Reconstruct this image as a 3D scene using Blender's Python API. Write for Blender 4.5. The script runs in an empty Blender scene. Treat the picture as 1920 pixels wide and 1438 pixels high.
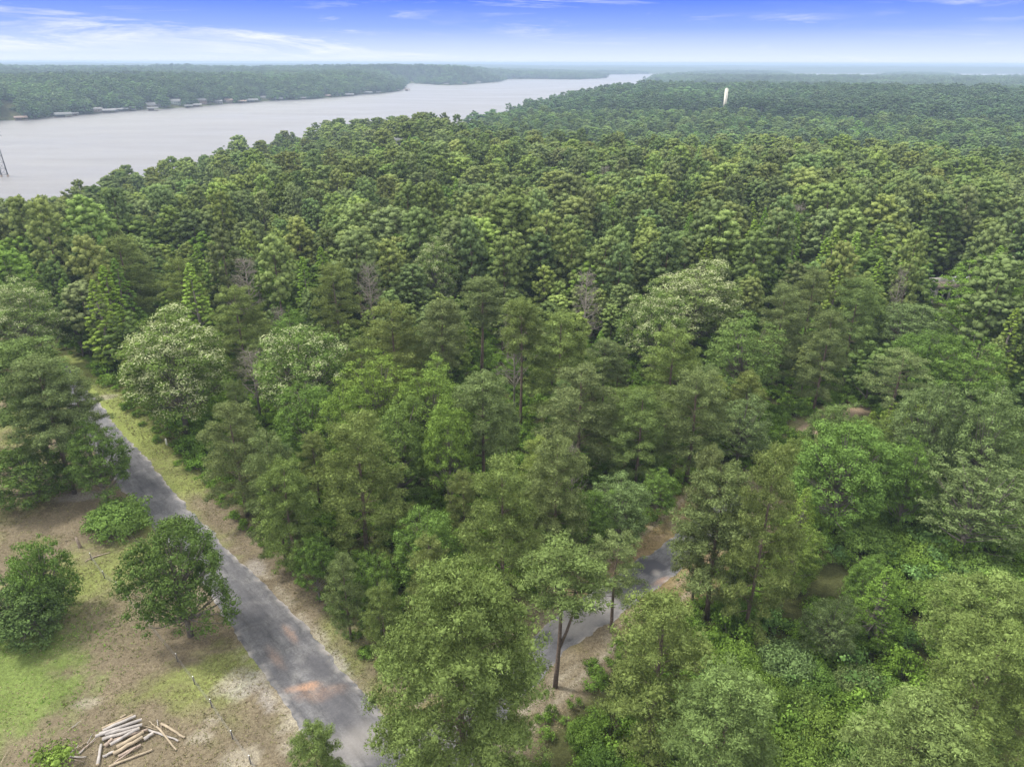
import bpy, math, random
import numpy as np
from mathutils import Matrix, Vector

random.seed(7)
rng = np.random.default_rng(7)
SC = bpy.context.scene
COL = SC.collection

# ------------------------------------------------------------------ camera
CAM_H = 50.0
FPX = 1333.0
PITCH = math.atan(601.0 / FPX)
ROLL = 0.0024
CP, SP = math.cos(PITCH), math.sin(PITCH)
R0 = np.array([1.0, 0, 0]); U0 = np.array([0, SP, CP]); F0 = np.array([0, CP, -SP])
RR = R0 * math.cos(ROLL) + U0 * math.sin(ROLL)
UU = U0 * math.cos(ROLL) - R0 * math.sin(ROLL)
cam_d = bpy.data.cameras.new('camera'); cam = bpy.data.objects.new('camera', cam_d); COL.objects.link(cam)
cam_d.sensor_width = 36.0; cam_d.lens = FPX / 1920 * 36
cam_d.clip_start = 0.5; cam_d.clip_end = 60000
m = Matrix.Identity(4)
for i in range(3):
    m[i][0] = RR[i]; m[i][1] = UU[i]; m[i][2] = -F0[i]
m[0][3] = 0; m[1][3] = 0; m[2][3] = CAM_H
cam.matrix_world = m
SC.camera = cam

# ------------------------------------------------------------------ world, sun, exposure
SUN_EL, SUN_AZ = math.radians(58), math.radians(-75)     # azimuth from +Y towards +X
W = bpy.data.worlds.new('World'); SC.world = W; W.use_nodes = True
wt = W.node_tree; wt.nodes.clear()
def N(t, typ, **kw):
    n = t.nodes.new(typ)
    for k, v in kw.items(): setattr(n, k, v)
    return n
def L(t, a, b): t.links.new(a, b)
def MATH(t, op, a, b=None, c=None, clamp=False):
    n = t.nodes.new('ShaderNodeMath'); n.operation = op; n.use_clamp = clamp
    for i, v in enumerate((a, b, c)):
        if v is None: continue
        if isinstance(v, (int, float)): n.inputs[i].default_value = v
        else: t.links.new(v, n.inputs[i])
    return n.outputs[0]
def RAMP(t, fac, stops, interp='LINEAR'):
    n = t.nodes.new('ShaderNodeValToRGB'); r = n.color_ramp; r.interpolation = interp
    while len(r.elements) < len(stops): r.elements.new(0.5)
    for e, (p, c) in zip(r.elements, stops):
        e.position = p; e.color = tuple(c) + (1.0,) if len(c) == 3 else c
    if fac is not None: t.links.new(fac, n.inputs[0])
    return n.outputs[0]
def MIX(t, fac, a, b, blend='MIX'):
    n = t.nodes.new('ShaderNodeMix'); n.data_type = 'RGBA'; n.blend_type = blend
    for s, v in ((n.inputs[0], fac), (n.inputs[6], a), (n.inputs[7], b)):
        if isinstance(v, (int, float)): s.default_value = v
        elif isinstance(v, (tuple, list)): s.default_value = tuple(v) + ((1.0,) if len(v) == 3 else ())
        else: t.links.new(v, s)
    return n.outputs[2]

WP = dict(upper=(1.86, 1.85, 1.80), strength=1.0)
sky = N(wt, 'ShaderNodeTexSky'); sky.sky_type = 'NISHITA'; sky.sun_disc = False
sky.sun_elevation = SUN_EL; sky.sun_rotation = SUN_AZ
tc = N(wt, 'ShaderNodeTexCoord'); sx = N(wt, 'ShaderNodeSeparateXYZ'); L(wt, tc.outputs['Generated'], sx.inputs[0])
z = sx.outputs[2]
# low clear band of blue air whitening to the horizon, broken high cloud sheet above it
band = RAMP(wt, MATH(wt, 'MULTIPLY', z, 5.0, clamp=True),
            [(0.0, (.84, .90, .95)), (.04, (.70, .80, .97)), (.12, (.50, .63, 1.0)), (.2, (.28, .43, .97)), (.35, (.10, .23, .95)), (.6, (.09, .20, .9)), (1.0, (.2, .32, .85))])
nish = MIX(wt, 1.0, sky.outputs[0], (.1, .1, .1), 'MULTIPLY')
low = MIX(wt, 0.92, nish, band)
# cirrus streaks: noise on the direction projected to a high sheet
zz = MATH(wt, 'MAXIMUM', MATH(wt, 'ADD', z, 0.035), 0.01)
az = MATH(wt, 'ARCTAN2', sx.outputs[0], sx.outputs[1])
cv = N(wt, 'ShaderNodeCombineXYZ')
L(wt, MATH(wt, 'MULTIPLY', az, 3.4), cv.inputs[0]); L(wt, MATH(wt, 'ADD', MATH(wt, 'MULTIPLY', z, 34.0), MATH(wt, 'MULTIPLY', az, .55)), cv.inputs[1])
n1 = N(wt, 'ShaderNodeTexNoise'); n1.inputs['Scale'].default_value = 1.15; n1.inputs['Detail'].default_value = 8; n1.inputs['Roughness'].default_value = .68; n1.inputs['Distortion'].default_value = .5
L(wt, cv.outputs[0], n1.inputs['Vector'])
cv2 = N(wt, 'ShaderNodeCombineXYZ')
L(wt, MATH(wt, 'MULTIPLY', az, 2.1), cv2.inputs[0]); L(wt, MATH(wt, 'MULTIPLY', z, 13.0), cv2.inputs[1])
n2 = N(wt, 'ShaderNodeTexNoise'); n2.inputs['Scale'].default_value = 1.6; n2.inputs['Detail'].default_value = 3
L(wt, cv2.outputs[0], n2.inputs['Vector'])
cir = MATH(wt, 'MULTIPLY', RAMP(wt, n1.outputs['Fac'], [(.51, (0, 0, 0)), (.66, (1, 1, 1))]), RAMP(wt, n2.outputs['Fac'], [(.42, (.05, .05, .05)), (.60, (.95, .95, .95))]))
cir = MATH(wt, 'MULTIPLY', cir, RAMP(wt, MATH(wt, 'MULTIPLY', z, 5.0, clamp=True), [(0, (.5,) * 3), (.12, (1,) * 3), (.34, (1,) * 3), (.5, (.4,) * 3), (1, (.6,) * 3)]))
low = MIX(wt, cir, low, (.93, .95, 1.0))
n3 = N(wt, 'ShaderNodeTexNoise'); n3.inputs['Scale'].default_value = 3.0; n3.inputs['Detail'].default_value = 5
L(wt, tc.outputs['Generated'], n3.inputs['Vector'])
upper = MIX(wt, RAMP(wt, n3.outputs['Fac'], [(.35, (0, 0, 0)), (.65, (1, 1, 1))]), tuple(c * .85 for c in WP['upper']), tuple(c * 1.12 for c in WP['upper']))
allsky = MIX(wt, RAMP(wt, z, [(.10, (0, 0, 0)), (.22, (1, 1, 1))], 'EASE'), low, upper)
bg = N(wt, 'ShaderNodeBackground'); L(wt, allsky, bg.inputs[0]); bg.inputs[1].default_value = WP['strength']
wo = N(wt, 'ShaderNodeOutputWorld'); L(wt, bg.outputs[0], wo.inputs[0])

sd = bpy.data.lights.new('sun', 'SUN'); sd.energy = 4.3; sd.angle = math.radians(8); sd.color = (1, .95, .86)
so = bpy.data.objects.new('sun', sd); COL.objects.link(so)
sdir = Vector((math.sin(SUN_AZ) * math.cos(SUN_EL), math.cos(SUN_AZ) * math.cos(SUN_EL), math.sin(SUN_EL)))
so.rotation_euler = sdir.to_track_quat('Z', 'Y').to_euler(); so.location = (0, 0, 200)
SC.view_settings.view_transform = 'Standard'; SC.view_settings.look = 'None'
SC.view_settings.exposure = 0.2; SC.view_settings.gamma = 1.0
cy = SC.cycles
cy.max_bounces = 4; cy.diffuse_bounces = 2; cy.glossy_bounces = 2; cy.transmission_bounces = 3; cy.transparent_max_bounces = 4; cy.volume_bounces = 0; cy.sample_clamp_indirect = 3.0; cy.sample_clamp_direct = 12.0
HAZE_DENSITY = 2.1e-4

# ------------------------------------------------------------------ helpers
WATER_Z = -14.0
def P(x, y, z=0.0):
    """point of the world on the horizontal plane z seen in direction (x, y) of the photograph"""
    u = (x - 960) / FPX; v = (719 - y) / FPX
    d = F0 + u * RR + v * UU
    t = (z - CAM_H) / d[2]
    return np.array([d[0] * t, d[1] * t, z])
def pix(p):
    """photograph pixel of world points (n,3)"""
    q = np.atleast_2d(p) - np.array([0, 0, CAM_H])
    w = q @ F0
    return np.stack([960 + FPX * (q @ RR) / w, 719 - FPX * (q @ UU) / w, w], 1)
def hsh(i, j, s=0):
    h = (i.astype(np.int64) * 374761393 + j.astype(np.int64) * 668265263 + s * 144269) & 0xFFFFFFFF
    h = ((h ^ (h >> 13)) * 1274126177) & 0xFFFFFFFF
    return ((h ^ (h >> 16)) & 0xFFFFFF) / float(0xFFFFFF)
def vnoise(x, y, s=0):
    x = np.asarray(x, float); y = np.asarray(y, float)
    i = np.floor(x); j = np.floor(y); fx = x - i; fy = y - j
    fx = fx * fx * (3 - 2 * fx); fy = fy * fy * (3 - 2 * fy)
    a = hsh(i, j, s); b = hsh(i + 1, j, s); c = hsh(i, j + 1, s); d = hsh(i + 1, j + 1, s)
    return (a * (1 - fx) + b * fx) * (1 - fy) + (c * (1 - fx) + d * fx) * fy
def fbm(x, y, s=0, o=4):
    r = 0; a = .5; t = 0
    for k in range(o):
        r = r + a * vnoise(x * 2 ** k, y * 2 ** k, s + k); t += a; a *= .5
    return r / t
def sstep(a, b, x):
    t = np.clip((x - a) / (b - a), 0, 1); return t * t * (3 - 2 * t)
def seg_dist(px, py, poly, closed=False):
    d = np.full(np.shape(px), 1e9)
    n = len(poly)
    for k in range(n if closed else n - 1):
        ax, ay = poly[k][:2]; bx, by = poly[(k + 1) % n][:2]
        dx, dy = bx - ax, by - ay
        t = np.clip(((px - ax) * dx + (py - ay) * dy) / (dx * dx + dy * dy + 1e-9), 0, 1)
        d = np.minimum(d, np.hypot(px - ax - t * dx, py - ay - t * dy))
    return d
def inside(px, py, poly):
    r = np.zeros(np.shape(px), bool); n = len(poly)
    for k in range(n):
        ax, ay = poly[k][:2]; bx, by = poly[(k + 1) % n][:2]
        if ay == by: continue
        c = ((ay > py) != (by > py)) & (px < (bx - ax) * (py - ay) / (by - ay) + ax)
        r ^= c
    return r

def mkmesh(name, V, F, mats=(), midx=None, cols=None, smooth=False):
    """V (n,3), F list of (array of faces k x m); cols dict name -> (n,4)"""
    me = bpy.data.meshes.new(name)
    F = [np.asarray(f, np.int32) for f in F if len(f)]
    nl = sum(f.size for f in F); nf = sum(len(f) for f in F)
    me.vertices.add(len(V)); me.vertices.foreach_set('co', np.asarray(V, np.float32).ravel())
    me.loops.add(nl); me.loops.foreach_set('vertex_index', np.concatenate([f.ravel() for f in F]))
    me.polygons.add(nf)
    tot = np.concatenate([np.full(len(f), f.shape[1], np.int32) for f in F])
    st = np.concatenate([[0], np.cumsum(tot)[:-1]]).astype(np.int32)
    me.polygons.foreach_set('loop_start', st); me.polygons.foreach_set('loop_total', tot)
    if midx is not None: me.polygons.foreach_set('material_index', np.asarray(midx, np.int32))
    if smooth is not False:
        me.polygons.foreach_set('use_smooth', np.ones(nf, bool) if smooth is True else np.asarray(smooth, bool))
    for m_ in mats: me.materials.append(m_)
    if cols:
        for k, c in cols.items():
            a = me.attributes.new(k, 'FLOAT_COLOR', 'POINT'); a.data.foreach_set('color', np.asarray(c, np.float32).ravel())
    me.update(calc_edges=True)
    return me
def link(name, me, parent=None):
    o = bpy.data.objects.new(name, me); COL.objects.link(o)
    if parent: o.parent = parent
    return o
def tag(o, label=None, cat=None, group=None, kind=None):
    if label: o['label'] = label
    if cat: o['category'] = cat
    if group: o['group'] = group
    if kind: o['kind'] = kind
    return o

class MB:
    """collects shapes into one mesh"""
    def __init__(s): s.V = []; s.Q = []; s.T = []; s.n = 0
    def add(s, V, Q=(), T=()):
        V = np.asarray(V, float)
        if len(Q): s.Q.append(np.asarray(Q) + s.n)
        if len(T): s.T.append(np.asarray(T) + s.n)
        s.V.append(V); s.n += len(V); return s
    def box(s, x0, x1, y0, y1, z0, z1, rz=0, c=(0, 0, 0)):
        V = np.array([[x, y, z] for x in (x0, x1) for y in (y0, y1) for z in (z0, z1)], float)
        if rz:
            cr, sr = math.cos(rz), math.sin(rz); V = np.stack([V[:, 0] * cr - V[:, 1] * sr, V[:, 0] * sr + V[:, 1] * cr, V[:, 2]], 1)
        return s.add(V + np.array(c), [[0, 1, 3, 2], [4, 6, 7, 5], [0, 4, 5, 1], [2, 3, 7, 6], [0, 2, 6, 4], [1, 5, 7, 3]])
    def tube(s, pts, rad, n=6, cap=True):
        pts = np.asarray(pts, float); k = len(pts); rad = np.broadcast_to(rad, (k,))
        V = []
        up = np.array([.13, .07, 1.0])
        for i in range(k):
            t = pts[min(i + 1, k - 1)] - pts[max(i - 1, 0)]; t = t / (np.linalg.norm(t) + 1e-9)
            a = np.cross(t, up if abs(t @ up) < .99 else [1, 0, 0]); a /= np.linalg.norm(a) + 1e-9; b = np.cross(t, a)
            th = np.arange(n) * 2 * math.pi / n
            V.append(pts[i] + rad[i] * (np.cos(th)[:, None] * a + np.sin(th)[:, None] * b))
        Q = [[i * n + j, i * n + (j + 1) % n, (i + 1) * n + (j + 1) % n, (i + 1) * n + j] for i in range(k - 1) for j in range(n)]
        V = np.concatenate(V); T = []
        if cap:
            V = np.concatenate([V, pts[:1], pts[-1:]])
            T = [[k * n, (j + 1) % n, j] for j in range(n)] + [[k * n + 1, (k - 1) * n + j, (k - 1) * n + (j + 1) % n] for j in range(n)]
        return s.add(V, Q, T)
    def prism(s, prof, y0, y1):
        """closed profile in x,z pushed along y"""
        n = len(prof); V = [[x, y0, z] for x, z in prof] + [[x, y1, z] for x, z in prof]
        s.add(V, [[i, (i + 1) % n, n + (i + 1) % n, n + i] for i in range(n)])
        cx = np.mean([p[0] for p in prof]); cz = np.mean([p[1] for p in prof])
        T = []
        V2 = [[cx, y0, cz], [cx, y1, cz]] + V
        for i in range(n): T += [[0, 2 + (i + 1) % n, 2 + i], [1, 2 + n + i, 2 + n + (i + 1) % n]]
        return s.add(V2, [], T)
    def mesh(s, name, mat, smooth=False, cols=None):
        F = []
        if s.Q: F.append(np.concatenate(s.Q))
        if s.T: F.append(np.concatenate(s.T))
        return mkmesh(name, np.concatenate(s.V), F, [mat] if not isinstance(mat, (list, tuple)) else mat, smooth=smooth, cols=cols)
    def obj(s, name, mat, parent=None, smooth=False): return link(name, s.mesh(name, mat, smooth), parent)
def empty(name, loc=(0, 0, 0), rz=0):
    o = bpy.data.objects.new(name, None); COL.objects.link(o); o.location = tuple(loc); o.rotation_euler = (0, 0, rz); o.empty_display_size = .5
    return o

# ------------------------------------------------------------------ materials
def newmat(name):
    m_ = bpy.data.materials.new(name); m_.use_nodes = True; t = m_.node_tree; t.nodes.clear()
    o = N(t, 'ShaderNodeOutputMaterial'); return m_, t, o
def simple(name, col, rough=.8, noise=0.25, scale=3.0, metal=0, bump=0.0):
    m_, t, o = newmat(name)
    p = N(t, 'ShaderNodeBsdfPrincipled'); p.inputs['Roughness'].default_value = rough; p.inputs['Metallic'].default_value = metal
    c = N(t, 'ShaderNodeTexCoord'); n = N(t, 'ShaderNodeTexNoise'); n.inputs['Scale'].default_value = scale; n.inputs['Detail'].default_value = 5
    L(t, c.outputs['Object'], n.inputs['Vector'])
    f = RAMP(t, n.outputs['Fac'], [(.3, (1 - noise,) * 3), (.7, (1 + noise * .6,) * 3)])
    L(t, MIX(t, 1.0, tuple(col), f, 'MULTIPLY'), p.inputs['Base Color'])
    if bump:
        b = N(t, 'ShaderNodeBump'); b.inputs['Strength'].default_value = bump; L(t, n.outputs['Fac'], b.inputs['Height']); L(t, b.outputs[0], p.inputs['Normal'])
    L(t, p.outputs[0], o.inputs[0]); return m_
def leafmat(name, col, trans=.3):
    m_, t, o = newmat(name)
    a = N(t, 'ShaderNodeAttribute'); a.attribute_name = 'leafvar'
    ti = N(t, 'ShaderNodeAttribute'); ti.attribute_name = 'tint'; ti.attribute_type = 'INSTANCER'
    s = N(t, 'ShaderNodeSeparateColor'); L(t, a.outputs['Color'], s.inputs[0])
    c = MIX(t, 1.0, tuple(col), ti.outputs['Color'], 'MULTIPLY')
    var = N(t, 'ShaderNodeCombineColor'); 
    for i in range(3): L(t, s.outputs[0], var.inputs[i])
    c = MIX(t, 1.0, c, var.outputs[0], 'MULTIPLY')
    c = MIX(t, MATH(t, 'MULTIPLY', s.outputs[2], .45), c, (.13, .085, .03))          # browner inner needles
    c = MIX(t, s.outputs[1], c, (.44, .455, .28))                                   # cream blossom
    d = N(t, 'ShaderNodeBsdfDiffuse'); L(t, c, d.inputs[0])
    tr = N(t, 'ShaderNodeBsdfTranslucent'); L(t, MIX(t, 1.0, c, (1.1, 1.15, .6), 'MULTIPLY'), tr.inputs[0])
    mx = N(t, 'ShaderNodeMixShader'); mx.inputs[0].default_value = trans
    L(t, d.outputs[0], mx.inputs[1]); L(t, tr.outputs[0], mx.inputs[2]); L(t, mx.outputs[0], o.inputs[0])
    return m_
M_PINE = leafmat('pine_needles', (.148, .186, .072), .10)
M_LEAF = leafmat('broad_leaves', (.126, .172, .057), .12)
M_BARK = simple('pine_bark', (.13, .095, .075), .9, .4, 4)
M_OAKB = simple('grey_bark', (.16, .14, .12), .9, .4, 4)
M_DEAD = simple('dead_wood', (.22, .195, .165), .9, .35, 3)

# ------------------------------------------------------------------ tree forms (unit: metres at 18 m tall)
def unit(v): return v / (np.linalg.norm(v, axis=-1, keepdims=True) + 1e-9)
def leaf_quads(C, D, Ln, Wd, r):
    n = len(C); D = unit(D); S = unit(np.cross(D, r.normal(size=(n, 3))))
    Ln = np.broadcast_to(Ln, (n,))[:, None]; Wd = np.broadcast_to(Wd, (n,))[:, None]
    V = np.stack([C, C + D * Ln * .55 + S * Wd * .5, C + D * Ln, C + D * Ln * .55 - S * Wd * .5], 1).reshape(-1, 3)
    return V, np.arange(4 * n).reshape(n, 4)
def _ball():
    V = {}; F = []
    def vid(p):
        k = tuple(np.round(p, 4)); 
        if k not in V: V[k] = len(V)
        return V[k]
    for ax in range(3):
        for sg in (-1, 1):
            for i in (-1, 0):
                for j in (-1, 0):
                    q = []
                    for (di, dj) in ((0, 0), (1, 0), (1, 1), (0, 1)):
                        p = [0, 0, 0]; p[ax] = sg; p[(ax + 1) % 3] = i + di; p[(ax + 2) % 3] = j + dj; q.append(vid(p))
                    F.append(q if sg > 0 else q[::-1])
    return unit(np.array(list(V.keys()), float)), np.array(F)
BALL_V, BALL_F = _ball()
def lumps_to_leaves(lumps, dens, kind, r, ln, wd, flower=0.0, ylim=-.45, core=.80, fine=False):
    """lumps: (cx, cy, cz, rx, rz, var): each is a dense leafy puff, leaves lying like shingles over it"""
    Vs = []; C4 = []; Qs = []; n0 = 0
    for (cx, cy_, cz, rx, rz, var) in lumps:
        c0 = np.array([cx, cy_, cz]); ax_ = np.array([rx, rx, rz])
        bv = c0 + BALL_V * ax_ * core * r.uniform(.82, 1.12, (len(BALL_V), 1))
        Vs.append(bv); Qs.append(BALL_F + n0); n0 += len(bv); C4.append(np.tile([var * .95, 0, 0, 1], (len(bv), 1)))
        lf = r.choice([.1, .5, 1.1, 1.6])
        n = max(5, int(dens * rx * rx * r.uniform(.85, 1.15)))
        d = unit(r.normal(size=(n * 3, 3))); d = d[d[:, 2] > ylim][:n]; n = len(d)
        pos = c0 + d * (r.uniform(.68, 1.07, n) if fine else r.uniform(.80, 1.04, n))[:, None] * ax_ + (r.normal(size=(n, 3)) * .045 if fine else 0)
        tang = unit(np.cross(d, r.normal(size=(n, 3)))) * [1, 1, .8]
        if kind == 'pine': dirs = tang + d * .75 + [0, 0, .25]; jl = .30 if fine else .30
        else: dirs = tang + d * .30 + [0, 0, -.15]; jl = .34 if fine else .35
        dirs = unit(dirs + r.normal(size=(n, 3)) * jl * .6)
        nrm = unit(d + r.normal(size=(n, 3)) * jl)
        S = unit(np.cross(nrm, dirs)); l_ = (ln * r.uniform(.7, 1.3, n))[:, None]; w_ = (wd * r.uniform(.75, 1.25, n))[:, None]
        V = np.stack([pos - dirs * l_ * .4, pos + S * w_ * .5, pos + dirs * l_ * .6, pos - S * w_ * .5], 1).reshape(-1, 3)
        v = var * (r.uniform(.68, 1.34, n) if fine else r.uniform(.80, 1.20, n)); br = (r.random(n) < .05) * r.uniform(.1, .5, n) * (kind == 'pine')
        fl = (r.random(n) < flower * lf * np.clip(.30 + d[:, 2], 0, 1)) * r.uniform(.35, .9, n)
        Vs.append(V); Qs.append(np.arange(4 * n).reshape(n, 4) + n0); n0 += 4 * n
        C4.append(np.repeat(np.stack([v, fl, br, np.ones(n)], 1), 4, 0))
    return np.concatenate(Vs), np.concatenate(Qs), np.concatenate(C4)
def pine_form(seed, cb=.25, R=4.2, full=.55, sparse=0, lod=0, lean=0.0, fork=False, H=18.0, nlimb=0):
    """pine: trunk, whorled limbs, needle puffs on the limbs"""
    r = np.random.default_rng(seed)
    wood = MB(); lumps = []
    bend = r.normal(size=2) * .25
    def axis(z): t = z / H; return np.array([bend[0] * math.sin(t * 3) + lean * t * 2, bend[1] * math.sin(t * 2.3), z])
    zs = np.linspace(0, H * .97, 7 if lod < 2 else 3)
    wood.tube([axis(z) for z in zs], [max(.03, (.17 if fork else .24) * (1 - z / H) ** .8 + .02) for z in zs], 7 if lod == 0 else 4)
    axes = [(axis, H)]
    if fork:
        def ax2(z): a = axis(z); k = max(0, z - 5.5) / 11; return a + np.array([-.55 * min(1, k * 3) - .5 * k, .3 * k, 0])
        wood.tube([ax2(z) for z in np.linspace(5.4, 16.5, 6)], np.linspace(.12, .03, 6), 6); axes.append((ax2, 16.8))
    nl = {0: 54, 1: 46, 2: 22}[lod]; nl = nlimb or int(nl * (1 - .45 * sparse))
    for ai, (ax, HH) in enumerate(axes):
        n_ = nl if ai == 0 else nl // 2
        for i in range(n_):
            t = (i + r.uniform(0, .9)) / n_
            t = t ** .9
            z = HH * (cb + (1.0 - cb) * t * .97)
            prof = (1 - t ** 1.9) ** .64 * (min(1, .45 + 1.9 * t) if full < .5 else min(1, .72 + t))
            ln = R * (.16 + prof * r.uniform(.66, 1.12)) * (0.75 if fork else 1)
            a = i * 2.39996 + r.uniform(-.5, .5)
            b = ax(z - .2); up = .12 + .75 * t + r.uniform(-.12, .12)
            dr = np.array([math.cos(a), math.sin(a), 0])
            def lp(s): return b + dr * ln * s + np.array([0, 0, ln * (up * s - .22 * s * s)])
            if lod == 0: wood.tube([lp(0), lp(.5), lp(.92)], [.065 * (1.15 - t), .04 * (1.1 - t), .012], 4, False)
            elif lod == 1 and i % 2: wood.tube([lp(0), lp(.9)], [.07 * (1.2 - t), .02], 3, False)
            side = np.array([-dr[1], dr[0], 0])
            lv = r.uniform(.82, 1.18) if lod == 0 else r.uniform(.9, 1.1)
            npad = {0: 10.5, 1: 6.8, 2: 1.9}[lod] * ln / 4 * (1 - .35 * sparse)
            npad = max(1, int(npad + r.random()))
            for k in range(npad):
                s = 1 - (k / max(1, npad)) * .72 * (.6 + .6 * r.random()) if npad > 1 else .85
                off = side * r.normal() * .27 * ln * s * .75
                c = lp(s) + off + np.array([0, 0, r.uniform(-.35, .45) if lod else r.uniform(-.15, .3)])
                rx = r.uniform(.40, .70) * {0: 1, 1: 1.1, 2: 2.05}[lod] * (1 - .12 * sparse)
                lumps.append((c[0], c[1], c[2], rx, rx * r.uniform(.72, .98), lv * (r.uniform(.76, 1.24) if lod == 0 else r.uniform(.9, 1.1))))
        top = ax(HH * .985); lumps.append((top[0], top[1], top[2], .7, .8, 1.1))
    dens, ln_, wd = {0: (400, .215, .062), 1: (40, .42, .17), 2: (7, .95, .50)}[lod]
    V, Q, C = lumps_to_leaves(lumps, dens, 'pine', r, ln_, wd, core=.36 if lod == 0 else .8, fine=lod == 0)
    return wood, (V, Q, C)
def broad_form(seed, shape='dome', R=4.6, H=14.0, cb=.22, flower=0.0, lod=0, open_=0.0):
    r = np.random.default_rng(seed); wood = MB(); lumps = []
    th = H * (.42 if shape != 'cone' else .9)
    wood.tube([(0, 0, 0), (r.normal() * .15, r.normal() * .15, th * .5), (r.normal() * .25, r.normal() * .25, th)], [.30, .22, .14 if shape != 'cone' else .03], 7 if lod == 0 else 4)
    nl = {0: 330, 1: 165, 2: 24}[lod]; nl = int(nl * (1 - .4 * open_))
    cz = H * (cb + (1 - cb) * .45); rz = H * (1 - cb) * .55
    ph = r.uniform(0, 6.28, 3)
    for i in range(nl):
        if shape == 'cone':
            t = ((i + .5) / nl) ** 1.25
            z = H * (cb + (1 - cb) * t); rr = R * (1 - t) ** .75 * r.uniform(.55, 1.08) * min(1, .55 + 2.5 * t); a = i * 2.39996 + r.uniform(-.4, .4)
            c = np.array([math.cos(a) * rr, math.sin(a) * rr, z]); rx = r.uniform(.5, .85) * (1.1 - .5 * t)
        else:
            zc = 1 - 1.62 * (i + .5) / nl; a = i * 2.39996 + r.uniform(-.4, .4)
            q = math.sqrt(max(0, 1 - zc * zc)); inner = r.random() < .22
            bulge = 1 + .16 * math.sin(2 * a + ph[0]) + .12 * math.sin(3 * a + ph[1] + 2 * zc) + .10 * math.sin(5 * a + ph[2] + 4 * zc)
            f = (r.uniform(.45, .7) if inner else r.uniform(.84, 1.08)) * bulge
            c = np.array([math.cos(a) * q * R * f, math.sin(a) * q * R * f, cz + zc * rz * f * .94]); rx = r.uniform(.45, .98)
        rx *= {0: 1, 1: 1.12, 2: 2.3}[lod] * R / 4.6
        lumps.append((c[0], c[1], c[2], rx, rx * (.72 if shape != 'cone' else .6), r.uniform(.76, 1.24)))
        if lod == 0 and i % 4 == 0 or lod == 1 and i % 10 == 0:
            zb = min(th * .98, max(th * .35, c[2] - np.hypot(c[0], c[1]) * .9)); b = np.array([0, 0, zb])
            mid = b + (c - b) * .5 + np.array([0, 0, -.2]) + r.normal(size=3) * .2
            wood.tube([b, mid, c], [.10, .06, .015], 4, False)
    dens, ln_, wd = {0: (165, .20, .118), 1: (32, .38, .25), 2: (5.5, .95, .65)}[lod]
    V, Q, C = lumps_to_leaves(lumps, dens, 'leaf', r, ln_ * (1.15 if flower else 1), wd, flower, core=.36 if lod == 0 else .8, fine=lod == 0)
    return wood, (V, Q, C)
def dead_form(seed, H=15.0, R=3.2, lod=0):
    r = np.random.default_rng(seed); wood = MB()
    wood.tube([(0, 0, 0), (.1, 0, H * .5), (.05, .1, H)], [.2, .13, .03], 6)
    for i in range(46):
        t = i / 46; z = H * (.32 + .66 * t); a = i * 2.4 + r.uniform(-.5, .5); ln = R * (1.1 - t) * r.uniform(.4, 1.1) + .5
        d = np.array([math.cos(a), math.sin(a), r.uniform(.2, .9)]); b = np.array([.08, 0, z]); e = b + d * ln
        m1 = b + d * ln * .5 + r.normal(size=3) * .15
        wood.tube([b, m1, e], [.06, .045, .014], 3, False)
        for k in range(7):
            s = r.uniform(.25, 1); p = b + (e - b) * s; q = p + unit(d + r.normal(size=3) * .8) * r.uniform(.5, 1.3)
            wood.tube([p, q], [.026, .010], 3, False)
            for kk in range(3):
                p2 = p + (q - p) * r.uniform(.3, 1); wood.tube([p2, p2 + unit(r.normal(size=3) + d) * r.uniform(.25, .6)], [.016, .007], 3, False)
    return wood
def bush_form(seed, R=1.6, H=1.7, lod=0, n=16):
    r = np.random.default_rng(seed); wood = MB(); lumps = []
    for i in range(n):
        a = r.uniform(0, 6.28); q = math.sqrt(r.random()) * R * .8; z = H * (.3 + .45 * r.random()) * (1 - .45 * (q / R) ** 2)
        c = (math.cos(a) * q, math.sin(a) * q, z); rx = r.uniform(.42, .72) * R / 1.6
        lumps.append((*c, rx, rx * .7, r.uniform(.72, 1.28)))
        if i < 7: wood.tube([(c[0] * .2, c[1] * .2, 0), c], [.04, .012], 3, False)
    V, Q, C = lumps_to_leaves(lumps, 150 if lod == 0 else 26, 'leaf', r, .19 if lod == 0 else .42, .13 if lod == 0 else .32, 0, -.3, .38, lod == 0)
    return wood, (V, Q, C)
def split_meshes(name, form, leafm, barkm):
    w, (V, Q, C) = form
    return w.mesh(name + '_trunk', barkm, True), mkmesh(name + '_crown', V, [Q], [leafm], cols={'leafvar': C}, smooth=True)
def whole_mesh(name, form, leafm, barkm):
    w, (V, Q, C) = form
    WV = np.concatenate(w.V); WQ = np.concatenate(w.Q); WT = np.concatenate(w.T) if w.T else np.zeros((0, 3), int)
    n = len(WV)
    c = np.concatenate([np.tile([1, 0, 0, 1], (n, 1)), C])
    mi = [1] * len(WQ) + [0] * len(Q) + [1] * len(WT)
    return mkmesh(name, np.concatenate([WV, V]), [np.concatenate([WQ, Q + n]), WT] if len(WT) else [np.concatenate([WQ, Q + n])], [leafm, barkm], mi, {'leafvar': c}, smooth=True)

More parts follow.
